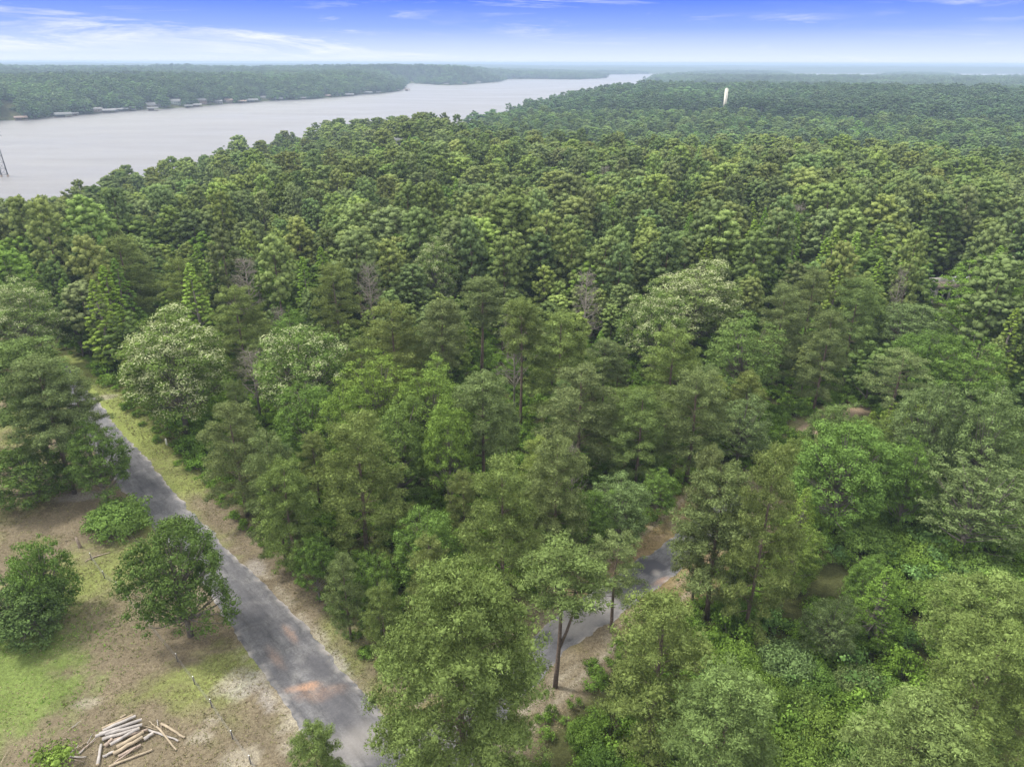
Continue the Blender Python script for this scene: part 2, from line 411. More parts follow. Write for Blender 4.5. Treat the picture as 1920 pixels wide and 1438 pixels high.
FORMS = {}
def form(key, maker, leafm, barkm, href, rref):
    V = maker[1][0]; FORMS[key] = (split_meshes(key, maker, leafm, barkm), float(np.percentile(V[:, 2], 99.7)), float(np.percentile(np.hypot(V[:, 0], V[:, 1]), 97.5)))
form('pine_giant', pine_form(10, .13, 6.0, H=21.5, nlimb=110), M_PINE, M_BARK, 21, 6)
form('pine_full_a', pine_form(1, .14, 4.3), M_PINE, M_BARK, 18, 4.6)
form('pine_full_b', pine_form(2, .18, 4.0), M_PINE, M_BARK, 18, 4.3)
form('pine_full_c', pine_form(3, .22, 4.4, .4), M_PINE, M_BARK, 18, 4.6)
form('pine_mid_a', pine_form(4, .38, 3.7), M_PINE, M_BARK, 18, 4.0)
form('pine_mid_b', pine_form(5, .45, 3.6, .4), M_PINE, M_BARK, 18, 3.9)
form('pine_high', pine_form(6, .60, 3.0, .4, .3), M_PINE, M_BARK, 18, 3.2)
form('pine_sparse', pine_form(8, .40, 4.0, .4, .7), M_PINE, M_BARK, 18, 4.2)
form('pine_fork', pine_form(9, .66, 3.3, .4, .8, fork=True), M_PINE, M_BARK, 18, 4.2)
form('oak_a', broad_form(11, 'dome', 4.6, 14), M_LEAF, M_OAKB, 14, 5.2)
form('oak_b', broad_form(12, 'dome', 4.3, 14, .18), M_LEAF, M_OAKB, 14, 4.9)
form('oak_c', broad_form(13, 'dome', 4.6, 13, .3, 0, 0, .35), M_LEAF, M_OAKB, 13, 5.2)
form('oak_tall', broad_form(14, 'dome', 4.0, 17, .2), M_LEAF, M_OAKB, 17, 4.6)
form('oak_low', broad_form(19, 'dome', 4.4, 10, .02), M_LEAF, M_OAKB, 10, 5)
form('oak_round', broad_form(26, 'dome', 3.2, 6.5, .0), M_LEAF, M_OAKB, 6, 3)
form('oak_droop', broad_form(20, 'dome', 4.2, 12.5, .06), M_LEAF, M_OAKB, 12, 5)
form('gum_a', broad_form(15, 'cone', 3.4, 15, .1), M_LEAF, M_OAKB, 15, 3.8)
form('gum_b', broad_form(16, 'cone', 3.0, 15, .15), M_LEAF, M_OAKB, 15, 3.4)
form('bloom_a', broad_form(17, 'dome', 4.8, 15, .2, .85), M_LEAF, M_OAKB, 15, 5.4)
form('bloom_b', broad_form(18, 'dome', 4.5, 15, .2, .65), M_LEAF, M_OAKB, 15, 5.1)
for i_, (cb_, R_, fu_) in enumerate([(.15, 4.2, .6), (.25, 4.0, .6), (.35, 3.8, .4), (.48, 3.5, .4)]): form('far_pine_' + 'abcd'[i_], pine_form(90 + i_, cb_, R_, fu_, 0, 1), M_PINE, M_BARK, 18, 4)
for i_ in range(3): form('far_oak_' + 'abc'[i_], broad_form(95 + i_, 'dome', 4.4, 14 + i_, .15, 0, 1), M_LEAF, M_OAKB, 14, 4)
form('far_gum', broad_form(98, 'cone', 3.2, 15, .12, 0, 1), M_LEAF, M_OAKB, 14, 4)
form('far_bloom', broad_form(99, 'dome', 4.6, 15, .15, .7, 1), M_LEAF, M_OAKB, 14, 4)
form('bush_a', bush_form(21), M_LEAF, M_OAKB, 1.9, 1.7)
form('bush_big', bush_form(24, 2.6, 3.4, n=60), M_LEAF, M_OAKB, 3.4, 2.6)
form('bush_wide', bush_form(25, 2.8, 2.6, n=52), M_LEAF, M_OAKB, 3.4, 2.6)
form('bush_b', bush_form(22, 1.7, 2.0), M_LEAF, M_OAKB, 2.1, 1.8)
form('bush_c', bush_form(23, 1.5, 1.5, n=12), M_LEAF, M_OAKB, 1.7, 1.6)
DEADM = [dead_form(31).mesh('dead_a', M_DEAD), dead_form(32, 14, 3.6).mesh('dead_b', M_DEAD)]
# ------------------------------------------------------------------ lake outline and terrain height
wl = [(-900, 262), (-300, 240), (0, 228), (60, 226), (110, 221), (200, 213), (240, 211), (280, 207), (330, 204), (400, 199), (450, 195), (500, 190), (580, 187), (640, 182), (700, 177), (752, 172), (760, 169),
      (756, 159), (772, 156.5), (840, 161), (900, 158), (935, 154), (940, 149.5), (1000, 149), (1080, 150), (1128, 148), (1134, 146.5), (1128, 142), (1150, 140.5), (1215, 139.3), (1290, 138.6)]
pen3 = [(1300, 141.5), (1245, 146), (1222, 152), (1213, 157.5), (1260, 160)]
lake = [P(x, y, WATER_Z) for x, y in wl] + [P(x, y, WATER_Z) for x, y in pen3]
def shore_by_tops(x, y, ztop, push):
    p = P(x, y, ztop); d = p[:2] / np.linalg.norm(p[:2]); return np.array([p[0] + d[0] * push, p[1] + d[1] * push, WATER_Z])
lake += [shore_by_tops(x, y, 5, 20) for x, y in [(1330, 163), (1215, 164), (1100, 171), (1040, 180), (980, 191), (940, 198), (905, 207)]]
lake += [P(874, 236, WATER_Z), P(884, 243, WATER_Z), P(905, 250, WATER_Z)]
lake += [shore_by_tops(x, y, 4, 14) for x, y in [(850, 243), (780, 232), (700, 231), (610, 232), (560, 240), (480, 256), (400, 280), (330, 303), (280, 309), (200, 330), (130, 350), (45, 380), (-20, 368), (-200, 400), (-900, 520)]]
lake = [tuple(p[:2]) for p in lake]
lake2 = [tuple(P(x, y, WATER_Z)[:2]) for x, y in [(1480, 138.6), (1650, 138.8), (1665, 145), (1620, 151), (1510, 151), (1475, 145)]]
lake3 = [tuple(P(x, y, WATER_Z)[:2]) for x, y in [(1770, 139.0), (2010, 139.2), (2010, 151), (1800, 151)]]
def warp(x, y):
    r = np.hypot(x, y); k = np.clip(r / 1000, .25, 3)
    return x + (fbm(x / 60, y / 60, 3) - .5) * 34 * k, y + (fbm(x / 60, y / 60, 9) - .5) * 34 * k
def lake_sd(x, y, w=True):
    if w: x, y = warp(x, y)
    d = seg_dist(x, y, lake, True); i = inside(x, y, lake)
    s = np.where(i, -d, d)
    for q in (lake2, lake3):
        d = seg_dist(x, y, q, True); s = np.minimum(s, np.where(inside(x, y, q), -d, d))
    return s
def ground_h(x, y, sd=None):
    x = np.asarray(x, float); y = np.asarray(y, float)
    r = np.hypot(x, y); azd = np.degrees(np.arctan2(x, y))
    if sd is None: sd = lake_sd(x, y)
    # plateau near the camera, a crest, a valley behind it, a second ridge, then rolling land
    n = fbm(x / 420, y / 420, 21, 3) - .5
    base = np.zeros_like(r) + sstep(150, 300, r) * 1.0
    right = sstep(-6, 6, azd)
    rv = sstep(325, 460, r); base = base - rv * 14 * right
    base = base + right * (sstep(640, 1120, r) * 12.8 - sstep(1290, 1640, r) * 11.5 + sstep(2050, 2600, r) * 6.5 - sstep(2750, 3250, r) * 6 + sstep(5200, 8000, r) * 14)
    base = base + (1 - right) * (sstep(900, 1500, r) * 7 + sstep(1900, 2900, r) * 9 - sstep(3300, 4200, r) * 14 + sstep(5200, 8000, r) * 12)
    calm = 1 - right * sstep(1800, 2300, r) * (1 - sstep(3600, 4600, r)) * .8
    base = base + (n * (5 * sstep(250, 700, r) + 9 * sstep(1000, 2600, r)) + (fbm(x / 260, y / 170, 41, 2) - .5) * 9 * sstep(600, 900, r) * (1 - sstep(3500, 5000, r))) * calm
    base = base + (fbm(x / 1800, y / 900, 33, 3) - .5) * 16 * sstep(4200, 6500, r)
    base = base + (fbm(x / 5200, y / 2600, 35, 2) - .5) * 40 * sstep(6000, 12000, r)
    base = np.minimum(base, 26)
    k = sstep(-4, 150, sd); k = np.where(r > 800, sstep(-6, 110, sd), k)
    zz = (WATER_Z - 1.2) + (base - WATER_Z + 1.2) * k
    zz = np.where(sd < 0, WATER_Z - 1.2 - np.clip(-sd * .02, 0, .8), zz)
    return zz
FOREST_END = 5000.0
def build_terrain():
    azs = np.concatenate([np.arange(-46, 46.01, .4), np.arange(50, 314, 4)]); azr = np.radians(azs)
    rad = [0.0, 12.0, 20.0]
    while rad[-1] < 25000: rad.append(rad[-1] * 1.017)
    rad = np.array(rad); A, Rr = np.meshgrid(azr, rad)
    X = (np.sin(A) * Rr).ravel(); Y = (np.cos(A) * Rr).ravel()
    sd = lake_sd(X, Y); Z = ground_h(X, Y, sd)
    r = np.hypot(X, Y)
    far = sstep(FOREST_END * .96, FOREST_END, r) * (sd > 12)
    Z = Z + far * (11 + 9 * (hsh(np.floor(X / 31), np.floor(Y / 31), 4)))
    Z = np.where(r < 175, -.004 - .25 * sstep(150, 110, r) * 0, Z)
    na = len(azs); nr = len(rad)
    i = np.arange(nr - 1)[:, None] * na; j = np.arange(na)[None, :]; j2 = (j + 1) % na
    Q = np.stack([i + j, i + na + j, i + na + j2, i + j2], -1).reshape(-1, 4)[:, ::-1]
    shore = np.clip(1 - np.abs(sd - 3) / 14, 0, 1)
    col = np.stack([far, shore, fbm(X / 90, Y / 90, 5), np.ones_like(far)], 1)
    m_, t, o = newmat('forest_floor')
    a = N(t, 'ShaderNodeAttribute'); a.attribute_name = 'zone'; s = N(t, 'ShaderNodeSeparateColor'); L(t, a.outputs['Color'], s.inputs[0])
    g = N(t, 'ShaderNodeNewGeometry'); n = N(t, 'ShaderNodeTexNoise'); n.inputs['Scale'].default_value = .35; n.inputs['Detail'].default_value = 8; L(t, g.outputs['Position'], n.inputs['Vector'])
    n2 = N(t, 'ShaderNodeTexNoise'); n2.inputs['Scale'].default_value = .02; n2.inputs['Detail'].default_value = 9; n2.inputs['Roughness'].default_value = .7; L(t, g.outputs['Position'], n2.inputs['Vector'])
    c1 = RAMP(t, n.outputs['Fac'], [(.35, (.045, .035, .022)), (.55, (.06, .07, .025)), (.7, (.09, .075, .045))])
    c2 = RAMP(t, n2.outputs['Fac'], [(.35, (.03, .045, .02)), (.55, (.055, .08, .03)), (.7, (.085, .11, .045))])
    c = MIX(t, s.outputs[0], c1, c2); c = MIX(t, MATH(t, 'MULTIPLY', s.outputs[1], .6), c, (.12, .15, .06))
    d = N(t, 'ShaderNodeBsdfDiffuse'); L(t, c, d.inputs[0]); L(t, d.outputs[0], o.inputs[0])
    me = mkmesh('ground', np.stack([X, Y, Z], 1), [Q], [m_], cols={'zone': col}, smooth=True)
    tag(link('ground', me), kind='structure')
build_terrain()

# water
m_, t, o = newmat('lake_water')
p = N(t, 'ShaderNodeBsdfPrincipled'); p.inputs['Base Color'].default_value = (.17, .165, .165, 1); p.inputs['Roughness'].default_value = .32; p.inputs['IOR'].default_value = 1.33
g = N(t, 'ShaderNodeNewGeometry'); mp = N(t, 'ShaderNodeMapping'); mp.inputs['Scale'].default_value = (.5, 1, 1); mp.inputs['Rotation'].default_value = (0, 0, .5); L(t, g.outputs['Position'], mp.inputs[0])
n = N(t, 'ShaderNodeTexNoise'); n.inputs['Scale'].default_value = .55; n.inputs['Detail'].default_value = 6; n.inputs['Roughness'].default_value = .65; L(t, mp.outputs[0], n.inputs['Vector'])
n2 = N(t, 'ShaderNodeTexNoise'); n2.inputs['Scale'].default_value = .012; n2.inputs['Detail'].default_value = 5; n2.inputs['Distortion'].default_value = .8; L(t, mp.outputs[0], n2.inputs['Vector'])
L(t, RAMP(t, n2.outputs['Fac'], [(.3, (.28,) * 3), (.7, (.40,) * 3)]), p.inputs['Roughness'])
mp2 = N(t, 'ShaderNodeMapping'); mp2.inputs['Scale'].default_value = (.25, 1.6, 1); mp2.inputs['Rotation'].default_value = (0, 0, -.25); L(t, g.outputs['Position'], mp2.inputs[0])
n4 = N(t, 'ShaderNodeTexNoise'); n4.inputs['Scale'].default_value = .03; n4.inputs['Detail'].default_value = 7; n4.inputs['Roughness'].default_value = .7; L(t, mp2.outputs[0], n4.inputs['Vector'])
L(t, RAMP(t, n4.outputs['Fac'], [(.36, (.12, .115, .12)), (.55, (.145, .14, .143)), (.70, (.165, .16, .16))]), p.inputs['Base Color'])
b = N(t, 'ShaderNodeBump'); b.inputs['Strength'].default_value = .9; b.inputs['Distance'].default_value = .7; L(t, n.outputs['Fac'], b.inputs['Height']); L(t, b.outputs[0], p.inputs['Normal'])
L(t, p.outputs[0], o.inputs[0])
wb = MB(); wb.add([(-4500, 250, WATER_Z), (9000, 250, WATER_Z), (9000, 9000, WATER_Z), (-4500, 9000, WATER_Z)], [[0, 1, 2, 3]])
tag(wb.obj('water', m_), kind='structure')

# ------------------------------------------------------------------ roads and near ground
def resample(pts, step):
    pts = np.asarray(pts, float); seg = np.linalg.norm(np.diff(pts, axis=0), axis=1); s = np.concatenate([[0], np.cumsum(seg)])
    q = np.arange(0, s[-1], step); o_ = np.stack([np.interp(q, s, pts[:, k]) for k in range(pts.shape[1])], 1)
    for _ in range(12): o_[1:-1] = (o_[:-2] + 2 * o_[1:-1] + o_[2:]) / 4
    return o_
r1L = [(700, 1560), (620, 1440), (565, 1370), (520, 1300), (480, 1250), (440, 1190), (405, 1130), (345, 1055), (300, 1010), (268, 972), (236, 930), (200, 880), (165, 825), (138, 785), (108, 740), (84, 700)]
r1R = [(930, 1560), (790, 1420), (725, 1350), (680, 1300), (640, 1255), (560, 1160), (500, 1095), (430, 1035), (390, 990), (350, 950), (305, 895), (262, 845), (215, 795), (185, 755), (150, 715), (122, 680)]
r2U = [(640, 1480), (790, 1370), (880, 1285), (990, 1200), (1040, 1155), (1100, 1115), (1205, 1045), (1250, 1015), (1285, 985), (1320, 950), (1360, 900)]
r2D = [(850, 1530), (920, 1400), (975, 1310), (1035, 1245), (1080, 1205), (1140, 1168), (1235, 1105), (1270, 1075), (1310, 1040), (1350, 1005), (1400, 940)]
def cl(a, b): return np.array([(P(*p, 0) + P(*q, 0))[:2] / 2 for p, q in zip(a, b)])
ROAD1 = resample(cl(r1L, r1R), .35); ROAD2 = resample(cl(r2U, r2D), .35)
def halfw(a, b, c): 
    w_ = np.array([np.linalg.norm((P(*p, 0) - P(*q, 0))[:2]) / 2 for p, q in zip(a, b)]); return w_
R1L = resample([P(*p)[:2] for p in r1L], .35); R1R = resample([P(*p)[:2] for p in r1R], .35)
R2U = resample([P(*p)[:2] for p in r2U], .35); R2D = resample([P(*p)[:2] for p in r2D], .35)
PATH = resample([P(*p)[:2] for p in [(1505, 812), (1550, 792), (1605, 768)]], .5)
road_poly1 = [tuple(p) for p in R1L] + [tuple(p) for p in R1R[::-1]]
road_poly2 = [tuple(p) for p in R2U] + [tuple(p) for p in R2D[::-1]]

def ellipse(x, y, px, py, rm, asp=1.0, ang=0.0, soft=.35, seed=0):
    c = P(px, py); dx = x - c[0]; dy = y - c[1]; a = math.radians(ang)
    u = (dx * math.cos(a) + dy * math.sin(a)) / (rm * asp); v = (-dx * math.sin(a) + dy * math.cos(a)) / rm
    d = np.hypot(u, v) + (fbm(x * .8, y * .8, 50 + seed) - .5) * 1.1
    return 1 - sstep(1 - soft, 1 + soft, d)
def near_ground():
    xs = np.arange(-125, 85, .5); ys = np.arange(22, 172, .5); Xg, Yg = np.meshgrid(xs, ys); x = Xg.ravel(); y = Yg.ravel()
    def C(r, g_, b_): return np.tile([r, g_, b_], (len(x), 1)).astype(float)
    f1 = fbm(x / 6, y / 6, 60, 5); f2 = fbm(x / 1.6, y / 1.6, 61, 4); f3 = fbm(x / 14, y / 14, 62, 3)
    litter = C(.135, .112, .078) * (.8 + .45 * f2)[:, None]
    grass = C(.15, .175, .055) * (.75 + .5 * f2)[:, None]
    lush = C(.112, .148, .045) * (.7 + .6 * f2)[:, None]
    sand = C(.255, .23, .185) * (.85 + .3 * f2)[:, None]
    grey = C(.25, .23, .215) * (.85 + .3 * f2)[:, None]
    forest = C(.055, .06, .025) * (.7 + .6 * f2)[:, None]
    clay = C(.25, .165, .105) * (.85 + .3 * f2)[:, None]
    def mx(a, b, k): return a * (1 - k[:, None]) + b * k[:, None]
    d1 = seg_dist(x, y, ROAD1[::6]); d2 = seg_dist(x, y, ROAD2[::6]); dp = seg_dist(x, y, PATH[::3])
    side = np.zeros_like(x)                                    # >0 on the house side (left) of the first road
    i = np.argmin((x[:, None] - ROAD1[None, ::12, 0]) ** 2 + (y[:, None] - ROAD1[None, ::12, 1]) ** 2, 1) * 12
    i = np.clip(i, 0, len(ROAD1) - 2); tx = ROAD1[i + 1] - ROAD1[i]; side = tx[:, 0] * (y - ROAD1[i, 1]) - tx[:, 1] * (x - ROAD1[i, 0])
    left = side > 0
    c = forest.copy()
    open_ = np.where(left, 1.0, 1 - sstep(5.4, 7.2, d1 + (f1 - .5) * 2))
    open_ = np.maximum(open_, 1 - sstep(5.2, 6.8, d2 + (f1 - .5) * 2)); open_ = np.maximum(open_, 1 - sstep(2.5, 4.5, dp + (f1 - .5) * 2))
    lawn = mx(litter, grass, sstep(.46, .64, f1 * .6 + f3 * .4) * .8)
    lawn = mx(lawn, grass, ellipse(x, y, 190, 1110, 8, 1.4, 40) * .8)
    lawn = mx(lawn, litter, ellipse(x, y, 200, 1200, 7, 2.2, 60, seed=1) * .8)
    lawn = mx(lawn, litter, ellipse(x, y, 330, 1180, 6, 1.5, -20, seed=2) * .7)
    lawn = mx(lawn, grass, ellipse(x, y, 370, 1290, 3.6, 1.6, 45, seed=3) * .8)
    lawn = mx(lawn, lush, ellipse(x, y, 10, 1350, 4.6, 1.6, 80, seed=4)); lawn = mx(lawn, lush, ellipse(x, y, 30, 1225, 3.2, 1.3, 30, seed=5))
    lawn = mx(lawn, lush, ellipse(x, y, -160, 1330, 9, 1, 0, seed=6))
    lawn = mx(lawn, grass * 1.1, ellipse(x, y, 230, 760, 5, 4, 130, .2, 7) * .9); lawn = mx(lawn, grass * 1.1, ellipse(x, y, 150, 690, 5, 4, 125, .2, 8) * .9)
    lawn = mx(lawn, grass, ellipse(x, y, 330, 870, 3.2, 3, 130, .2, 9) * .8)
    lawn = mx(lawn, litter, ellipse(x, y, 230, 1410, 5, 2, 0, seed=10))
    for k, (px, py, rm, a_, an) in enumerate([(455, 1285, 1.7, 1.6, 30), (440, 1270, 1.3, 2, 60), (555, 1345, 1.0, 2.4, 60), (480, 1065, 1.2, 1.8, -50), (545, 1400, 1.2, 1.3, 0), (600, 1195, .9, 3.5, -48), (640, 1250, .8, 3.5, -50),
                                              (165, 1318, .8, 1.8, 0), (450, 1425, 1.6, 1.2, 30), (500, 1310, .7, 3, 120), (375, 1380, 1.0, 1.3, 0), (200, 745, 1.6, 1.6, 20), (160, 930, 1.6, 2.4, 10), (400, 1350, .7, 1.5, 0)]):
        lawn = mx(lawn, sand if k % 3 else grey, ellipse(x, y, px, py, rm * .72, a_, an, .4, 20 + k) * .7)
    edge1 = np.exp(-((d1 - 3.1) / .4) ** 2) * sstep(.42, .6, f2) * (np.hypot(x, y) < 75); edge2 = np.exp(-((d2 - 3.2) / .6) ** 2) * sstep(.35, .6, f2)
    lawn = mx(lawn, sand, np.clip(edge1 + edge2, 0, 1) * .7)
    lawn = mx(lawn, clay * .8, np.where(d2 < 6.5, sstep(.45, .7, f3 * .5 + f1 * .5), 0) * .7)
    track = np.exp(-((d2 - 4.7) / .35) ** 2) * .6; lawn = mx(lawn, sand, track)
    c = mx(c, lawn, open_)
    c = mx(c, mx(clay, sand, f1), 1 - sstep(.8, 1.7, dp + (f2 - .5)))
    m_, t, o = newmat('soil_and_grass')
    a = N(t, 'ShaderNodeAttribute'); a.attribute_name = 'col'; g = N(t, 'ShaderNodeNewGeometry')
    n = N(t, 'ShaderNodeTexNoise'); n.inputs['Scale'].default_value = 3.2; n.inputs['Detail'].default_value = 9; n.inputs['Roughness'].default_value = .75; L(t, g.outputs['Position'], n.inputs['Vector'])
    n2 = N(t, 'ShaderNodeTexNoise'); n2.inputs['Scale'].default_value = 11; n2.inputs['Detail'].default_value = 4; L(t, g.outputs['Position'], n2.inputs['Vector'])
    f = RAMP(t, n.outputs['Fac'], [(.33, (.62, .60, .58)), (.5, (1, 1, 1)), (.66, (1.35, 1.38, 1.3))])
    cc = MIX(t, 1.0, a.outputs['Color'], f, 'MULTIPLY'); cc = MIX(t, 1.0, cc, RAMP(t, n2.outputs['Fac'], [(.35, (.75,) * 3), (.65, (1.2,) * 3)]), 'MULTIPLY')
    d = N(t, 'ShaderNodeBsdfDiffuse'); L(t, cc, d.inputs[0]); b = N(t, 'ShaderNodeBump'); b.inputs['Strength'].default_value = .6; b.inputs['Distance'].default_value = .08; L(t, n.outputs['Fac'], b.inputs['Height']); L(t, b.outputs[0], d.inputs['Normal'])
    L(t, d.outputs[0], o.inputs[0])
    nx, ny = len(xs), len(ys); ii = np.arange(ny - 1)[:, None] * nx + np.arange(nx - 1)[None]; Q = np.stack([ii, ii + 1, ii + nx + 1, ii + nx], -1).reshape(-1, 4)
    rr = np.hypot(x, y); keep = rr < 172
    zt = .02 + .05 * (f3 - .5) * sstep(3.4, 6, np.minimum(d1, d2)) + .03 * (f2 - .5) * sstep(3.4, 5, np.minimum(d1, d2))
    me = mkmesh('clearing', np.stack([x, y, zt], 1), [Q], [m_], cols={'col': np.concatenate([c, np.ones((len(c), 1))], 1)}, smooth=True)
    tag(link('clearing_ground', me), kind='structure')
    return None
near_ground()

def asphalt():
    m_, t, o = newmat('worn_asphalt')
    a = N(t, 'ShaderNodeAttribute'); a.attribute_name = 'stain'; s = N(t, 'ShaderNodeSeparateColor'); L(t, a.outputs['Color'], s.inputs[0]); g = N(t, 'ShaderNodeNewGeometry')
    n = N(t, 'ShaderNodeTexNoise'); n.inputs['Scale'].default_value = .45; n.inputs['Detail'].default_value = 9; n.inputs['Roughness'].default_value = .68; n.inputs['Distortion'].default_value = .6; L(t, g.outputs['Position'], n.inputs['Vector'])
    n2 = N(t, 'ShaderNodeTexNoise'); n2.inputs['Scale'].default_value = 7; n2.inputs['Detail'].default_value = 6; L(t, g.outputs['Position'], n2.inputs['Vector'])
    c = RAMP(t, n.outputs['Fac'], [(.32, (.058, .058, .066)), (.5, (.088, .087, .094)), (.64, (.125, .123, .127)), (.78, (.19, .185, .18))])
    c = MIX(t, 1.0, c, RAMP(t, n2.outputs['Fac'], [(.3, (.8,) * 3), (.7, (1.2,) * 3)]), 'MULTIPLY')
    la = N(t, 'ShaderNodeAttribute'); la.attribute_name = 'lane'; ln_ = N(t, 'ShaderNodeTexNoise'); ln_.inputs['Scale'].default_value = 1.3; ln_.inputs['Detail'].default_value = 8; ln_.inputs['Roughness'].default_value = .72; L(t, la.outputs['Vector'], ln_.inputs['Vector'])
    c = MIX(t, 1.0, c, RAMP(t, ln_.outputs['Fac'], [(.36, (.58,) * 3), (.48, (.95,) * 3), (.62, (1.15,) * 3), (.72, (1.5, 1.46, 1.4))]), 'MULTIPLY')
    # cracks
    v = N(t, 'ShaderNodeTexVoronoi'); v.feature = 'DISTANCE_TO_EDGE'; v.inputs['Scale'].default_value = .33
    mp = N(t, 'ShaderNodeVectorMath'); mp.operation = 'ADD'; L(t, g.outputs['Position'], mp.inputs[0]); L(t, n2.outputs['Color'], mp.inputs[1]); L(t, mp.outputs[0], v.inputs['Vector'])
    c = MIX(t, MATH(t, 'MULTIPLY', RAMP(t, v.outputs['Distance'], [(.0, (1,) * 3), (.012, (0,) * 3)]), .55), c, (.05, .05, .05))
    c = MIX(t, MATH(t, 'MULTIPLY', s.outputs[0], RAMP(t, n2.outputs['Fac'], [(.3, (.35,) * 3), (.65, (1,) * 3)])), c, (.34, .20, .125)); c = MIX(t, s.outputs[1], c, (.045, .045, .055)); c = MIX(t, s.outputs[2], c, (.38, .35, .32))
    p = N(t, 'ShaderNodeBsdfPrincipled'); L(t, c, p.inputs['Base Color']); p.inputs['Roughness'].default_value = .85
    L(t, p.outputs[0], o.inputs[0]); return m_
M_ROAD = asphalt()
def road(name, A, B, z0, stains):
    n = max(len(A), len(B)); q = np.linspace(0, 1, n)
    A2 = np.stack([np.interp(q, np.linspace(0, 1, len(A)), A[:, k]) for k in (0, 1)], 1); B2 = np.stack([np.interp(q, np.linspace(0, 1, len(B)), B[:, k]) for k in (0, 1)], 1)
    w = np.linalg.norm(A2 - B2, axis=1, keepdims=True); e = (B2 - A2) / w
    A2 = A2 + e * ((fbm(q * n / 5, q * 0, 70, 4) - .5) * .9 + (hsh(np.arange(n), np.zeros(n, int), 3) - .5) * .16)[:, None]; B2 = B2 - e * ((fbm(q * n / 5, q * 0 + 7, 71, 4) - .5) * .9 + (hsh(np.arange(n), np.ones(n, int), 3) - .5) * .18)[:, None]
    K = 17; V = []; 
    for k in range(K):
        s = k / (K - 1); V.append(np.concatenate([A2 * (1 - s) + B2 * s, np.full((n, 1), z0 + .05 * (1 - (2 * s - 1) ** 2))], 1))
    V = np.stack(V, 1).reshape(-1, 3)
    ii = np.arange(n - 1)[:, None] * K + np.arange(K - 1)[None]; Q = np.stack([ii, ii + 1, ii + K + 1, ii + K], -1).reshape(-1, 4)
    x, y = V[:, 0], V[:, 1]; S = np.zeros((len(V), 4)); S[:, 3] = 1
    for (px, py, rm, a_, an, ch, amt, sf) in stains: S[:, ch] = np.maximum(S[:, ch], ellipse(x, y, px, py, rm, a_, an, sf, 80 + px % 17) * amt)
    edge = np.minimum(np.tile(np.arange(K), n), K - 1 - np.tile(np.arange(K), n)) / (K - 1)
    S[:, 2] = np.maximum(S[:, 2], (1 - sstep(.0, .11, edge)) * sstep(.38, .7, fbm(x * 1.6, y * 1.6, 90)) * .6)
    wm = float(w.mean()); LN = np.stack([np.tile(np.arange(K), n) / (K - 1) * wm, np.repeat(np.arange(n), K) * .35 * .16, np.zeros(n * K), np.ones(n * K)], 1)
    me = mkmesh(name, V, [Q], [M_ROAD], cols={'stain': S, 'lane': LN}, smooth=True)
    tag(link(name, me), kind='structure')
road('road', R1L, R1R, .03, [(568, 1290, .42, 3.6, 12, 0, .95, .7), (545, 1190, .3, 4.5, -52, 0, .5, .7), (600, 1300, .8, 2, 10, 0, .4, .6), (515, 1230, .4, 4, -50, 0, .3, .6), (525, 1115, .35, 5, -50, 2, .5, .5), (680, 1390, 1.6, 1.6, 20, 2, .3, .8), (640, 1330, 1.2, 2, -50, 1, .55, .6), (470, 1140, .9, 4, -50, 1, .4, .6), (730, 1425, 1.2, 1.5, 0, 1, .4, .6), (290, 915, .8, 2, 0, 1, .5, .5), (600, 1250, .7, 3, -50, 1, .5, .6)])
road('side_road', R2U, R2D, .036, [(1222, 1061, 1.4, 1.1, 0, 1, 1.0, .10), (1090, 1150, 2.5, 1.5, 30, 2, .4, .6), (1230, 1075, .5, 1, 0, 2, .5, .5), (1240, 1090, .4, 3, 35, 0, .6, .5), (800, 1380, 2.0, 1.5, 30, 2, .3, .8), (1270, 1060, .5, 2.5, 40, 1, .6, .4)])
# ------------------------------------------------------------------ trees
def set_tint(o, t): o['tint'] = [float(t[0]), float(t[1]), float(t[2])]
TAKEN = []     # x, y, crown radius of every placed tree
TREES = []     # records for labels: obj, kind, px, py, tintname, height
def plant(key, x, y, z, h, w, tint, name, cat, label=None, group=None, rz=None, lean=None):
    (tm, cm), href, rref = FORMS[key]
    o = empty(name, (x, y, z - .03), random.uniform(0, 6.28) if rz is None else rz)
    sz = h / href; sxy = (w / 2) / rref
    o.scale = (sxy, sxy, sz)
    if lean: o.rotation_euler = (lean[0], lean[1], o.rotation_euler[2])
    tr = link('trunk' if 'bush' not in key else 'stem', tm, o); cr = link('crown' if 'bush' not in key else 'foliage', cm, o)
    set_tint(cr, tint)
    tag(o, label, cat, group)
    return o
TINT = dict(pine=(1, 1, 1), olive=(1.08, 1.08, .88), dark=(.72, .80, .78), pale=(1.22, 1.22, 1.1), blue=(.96, 1.06, .90), yellow=(1.22, 1.3, .84), bright=(1.12, 1.32, .78), green=(.95, 1.12, .8), grey=(1.08, 1.10, 1.25), deep=(.74, .84, .66), soft=(1.06, 1.15, .88))
def jt(t, a=.07): return tuple(max(0.05, c * random.uniform(1 - a, 1 + a)) for c in t)
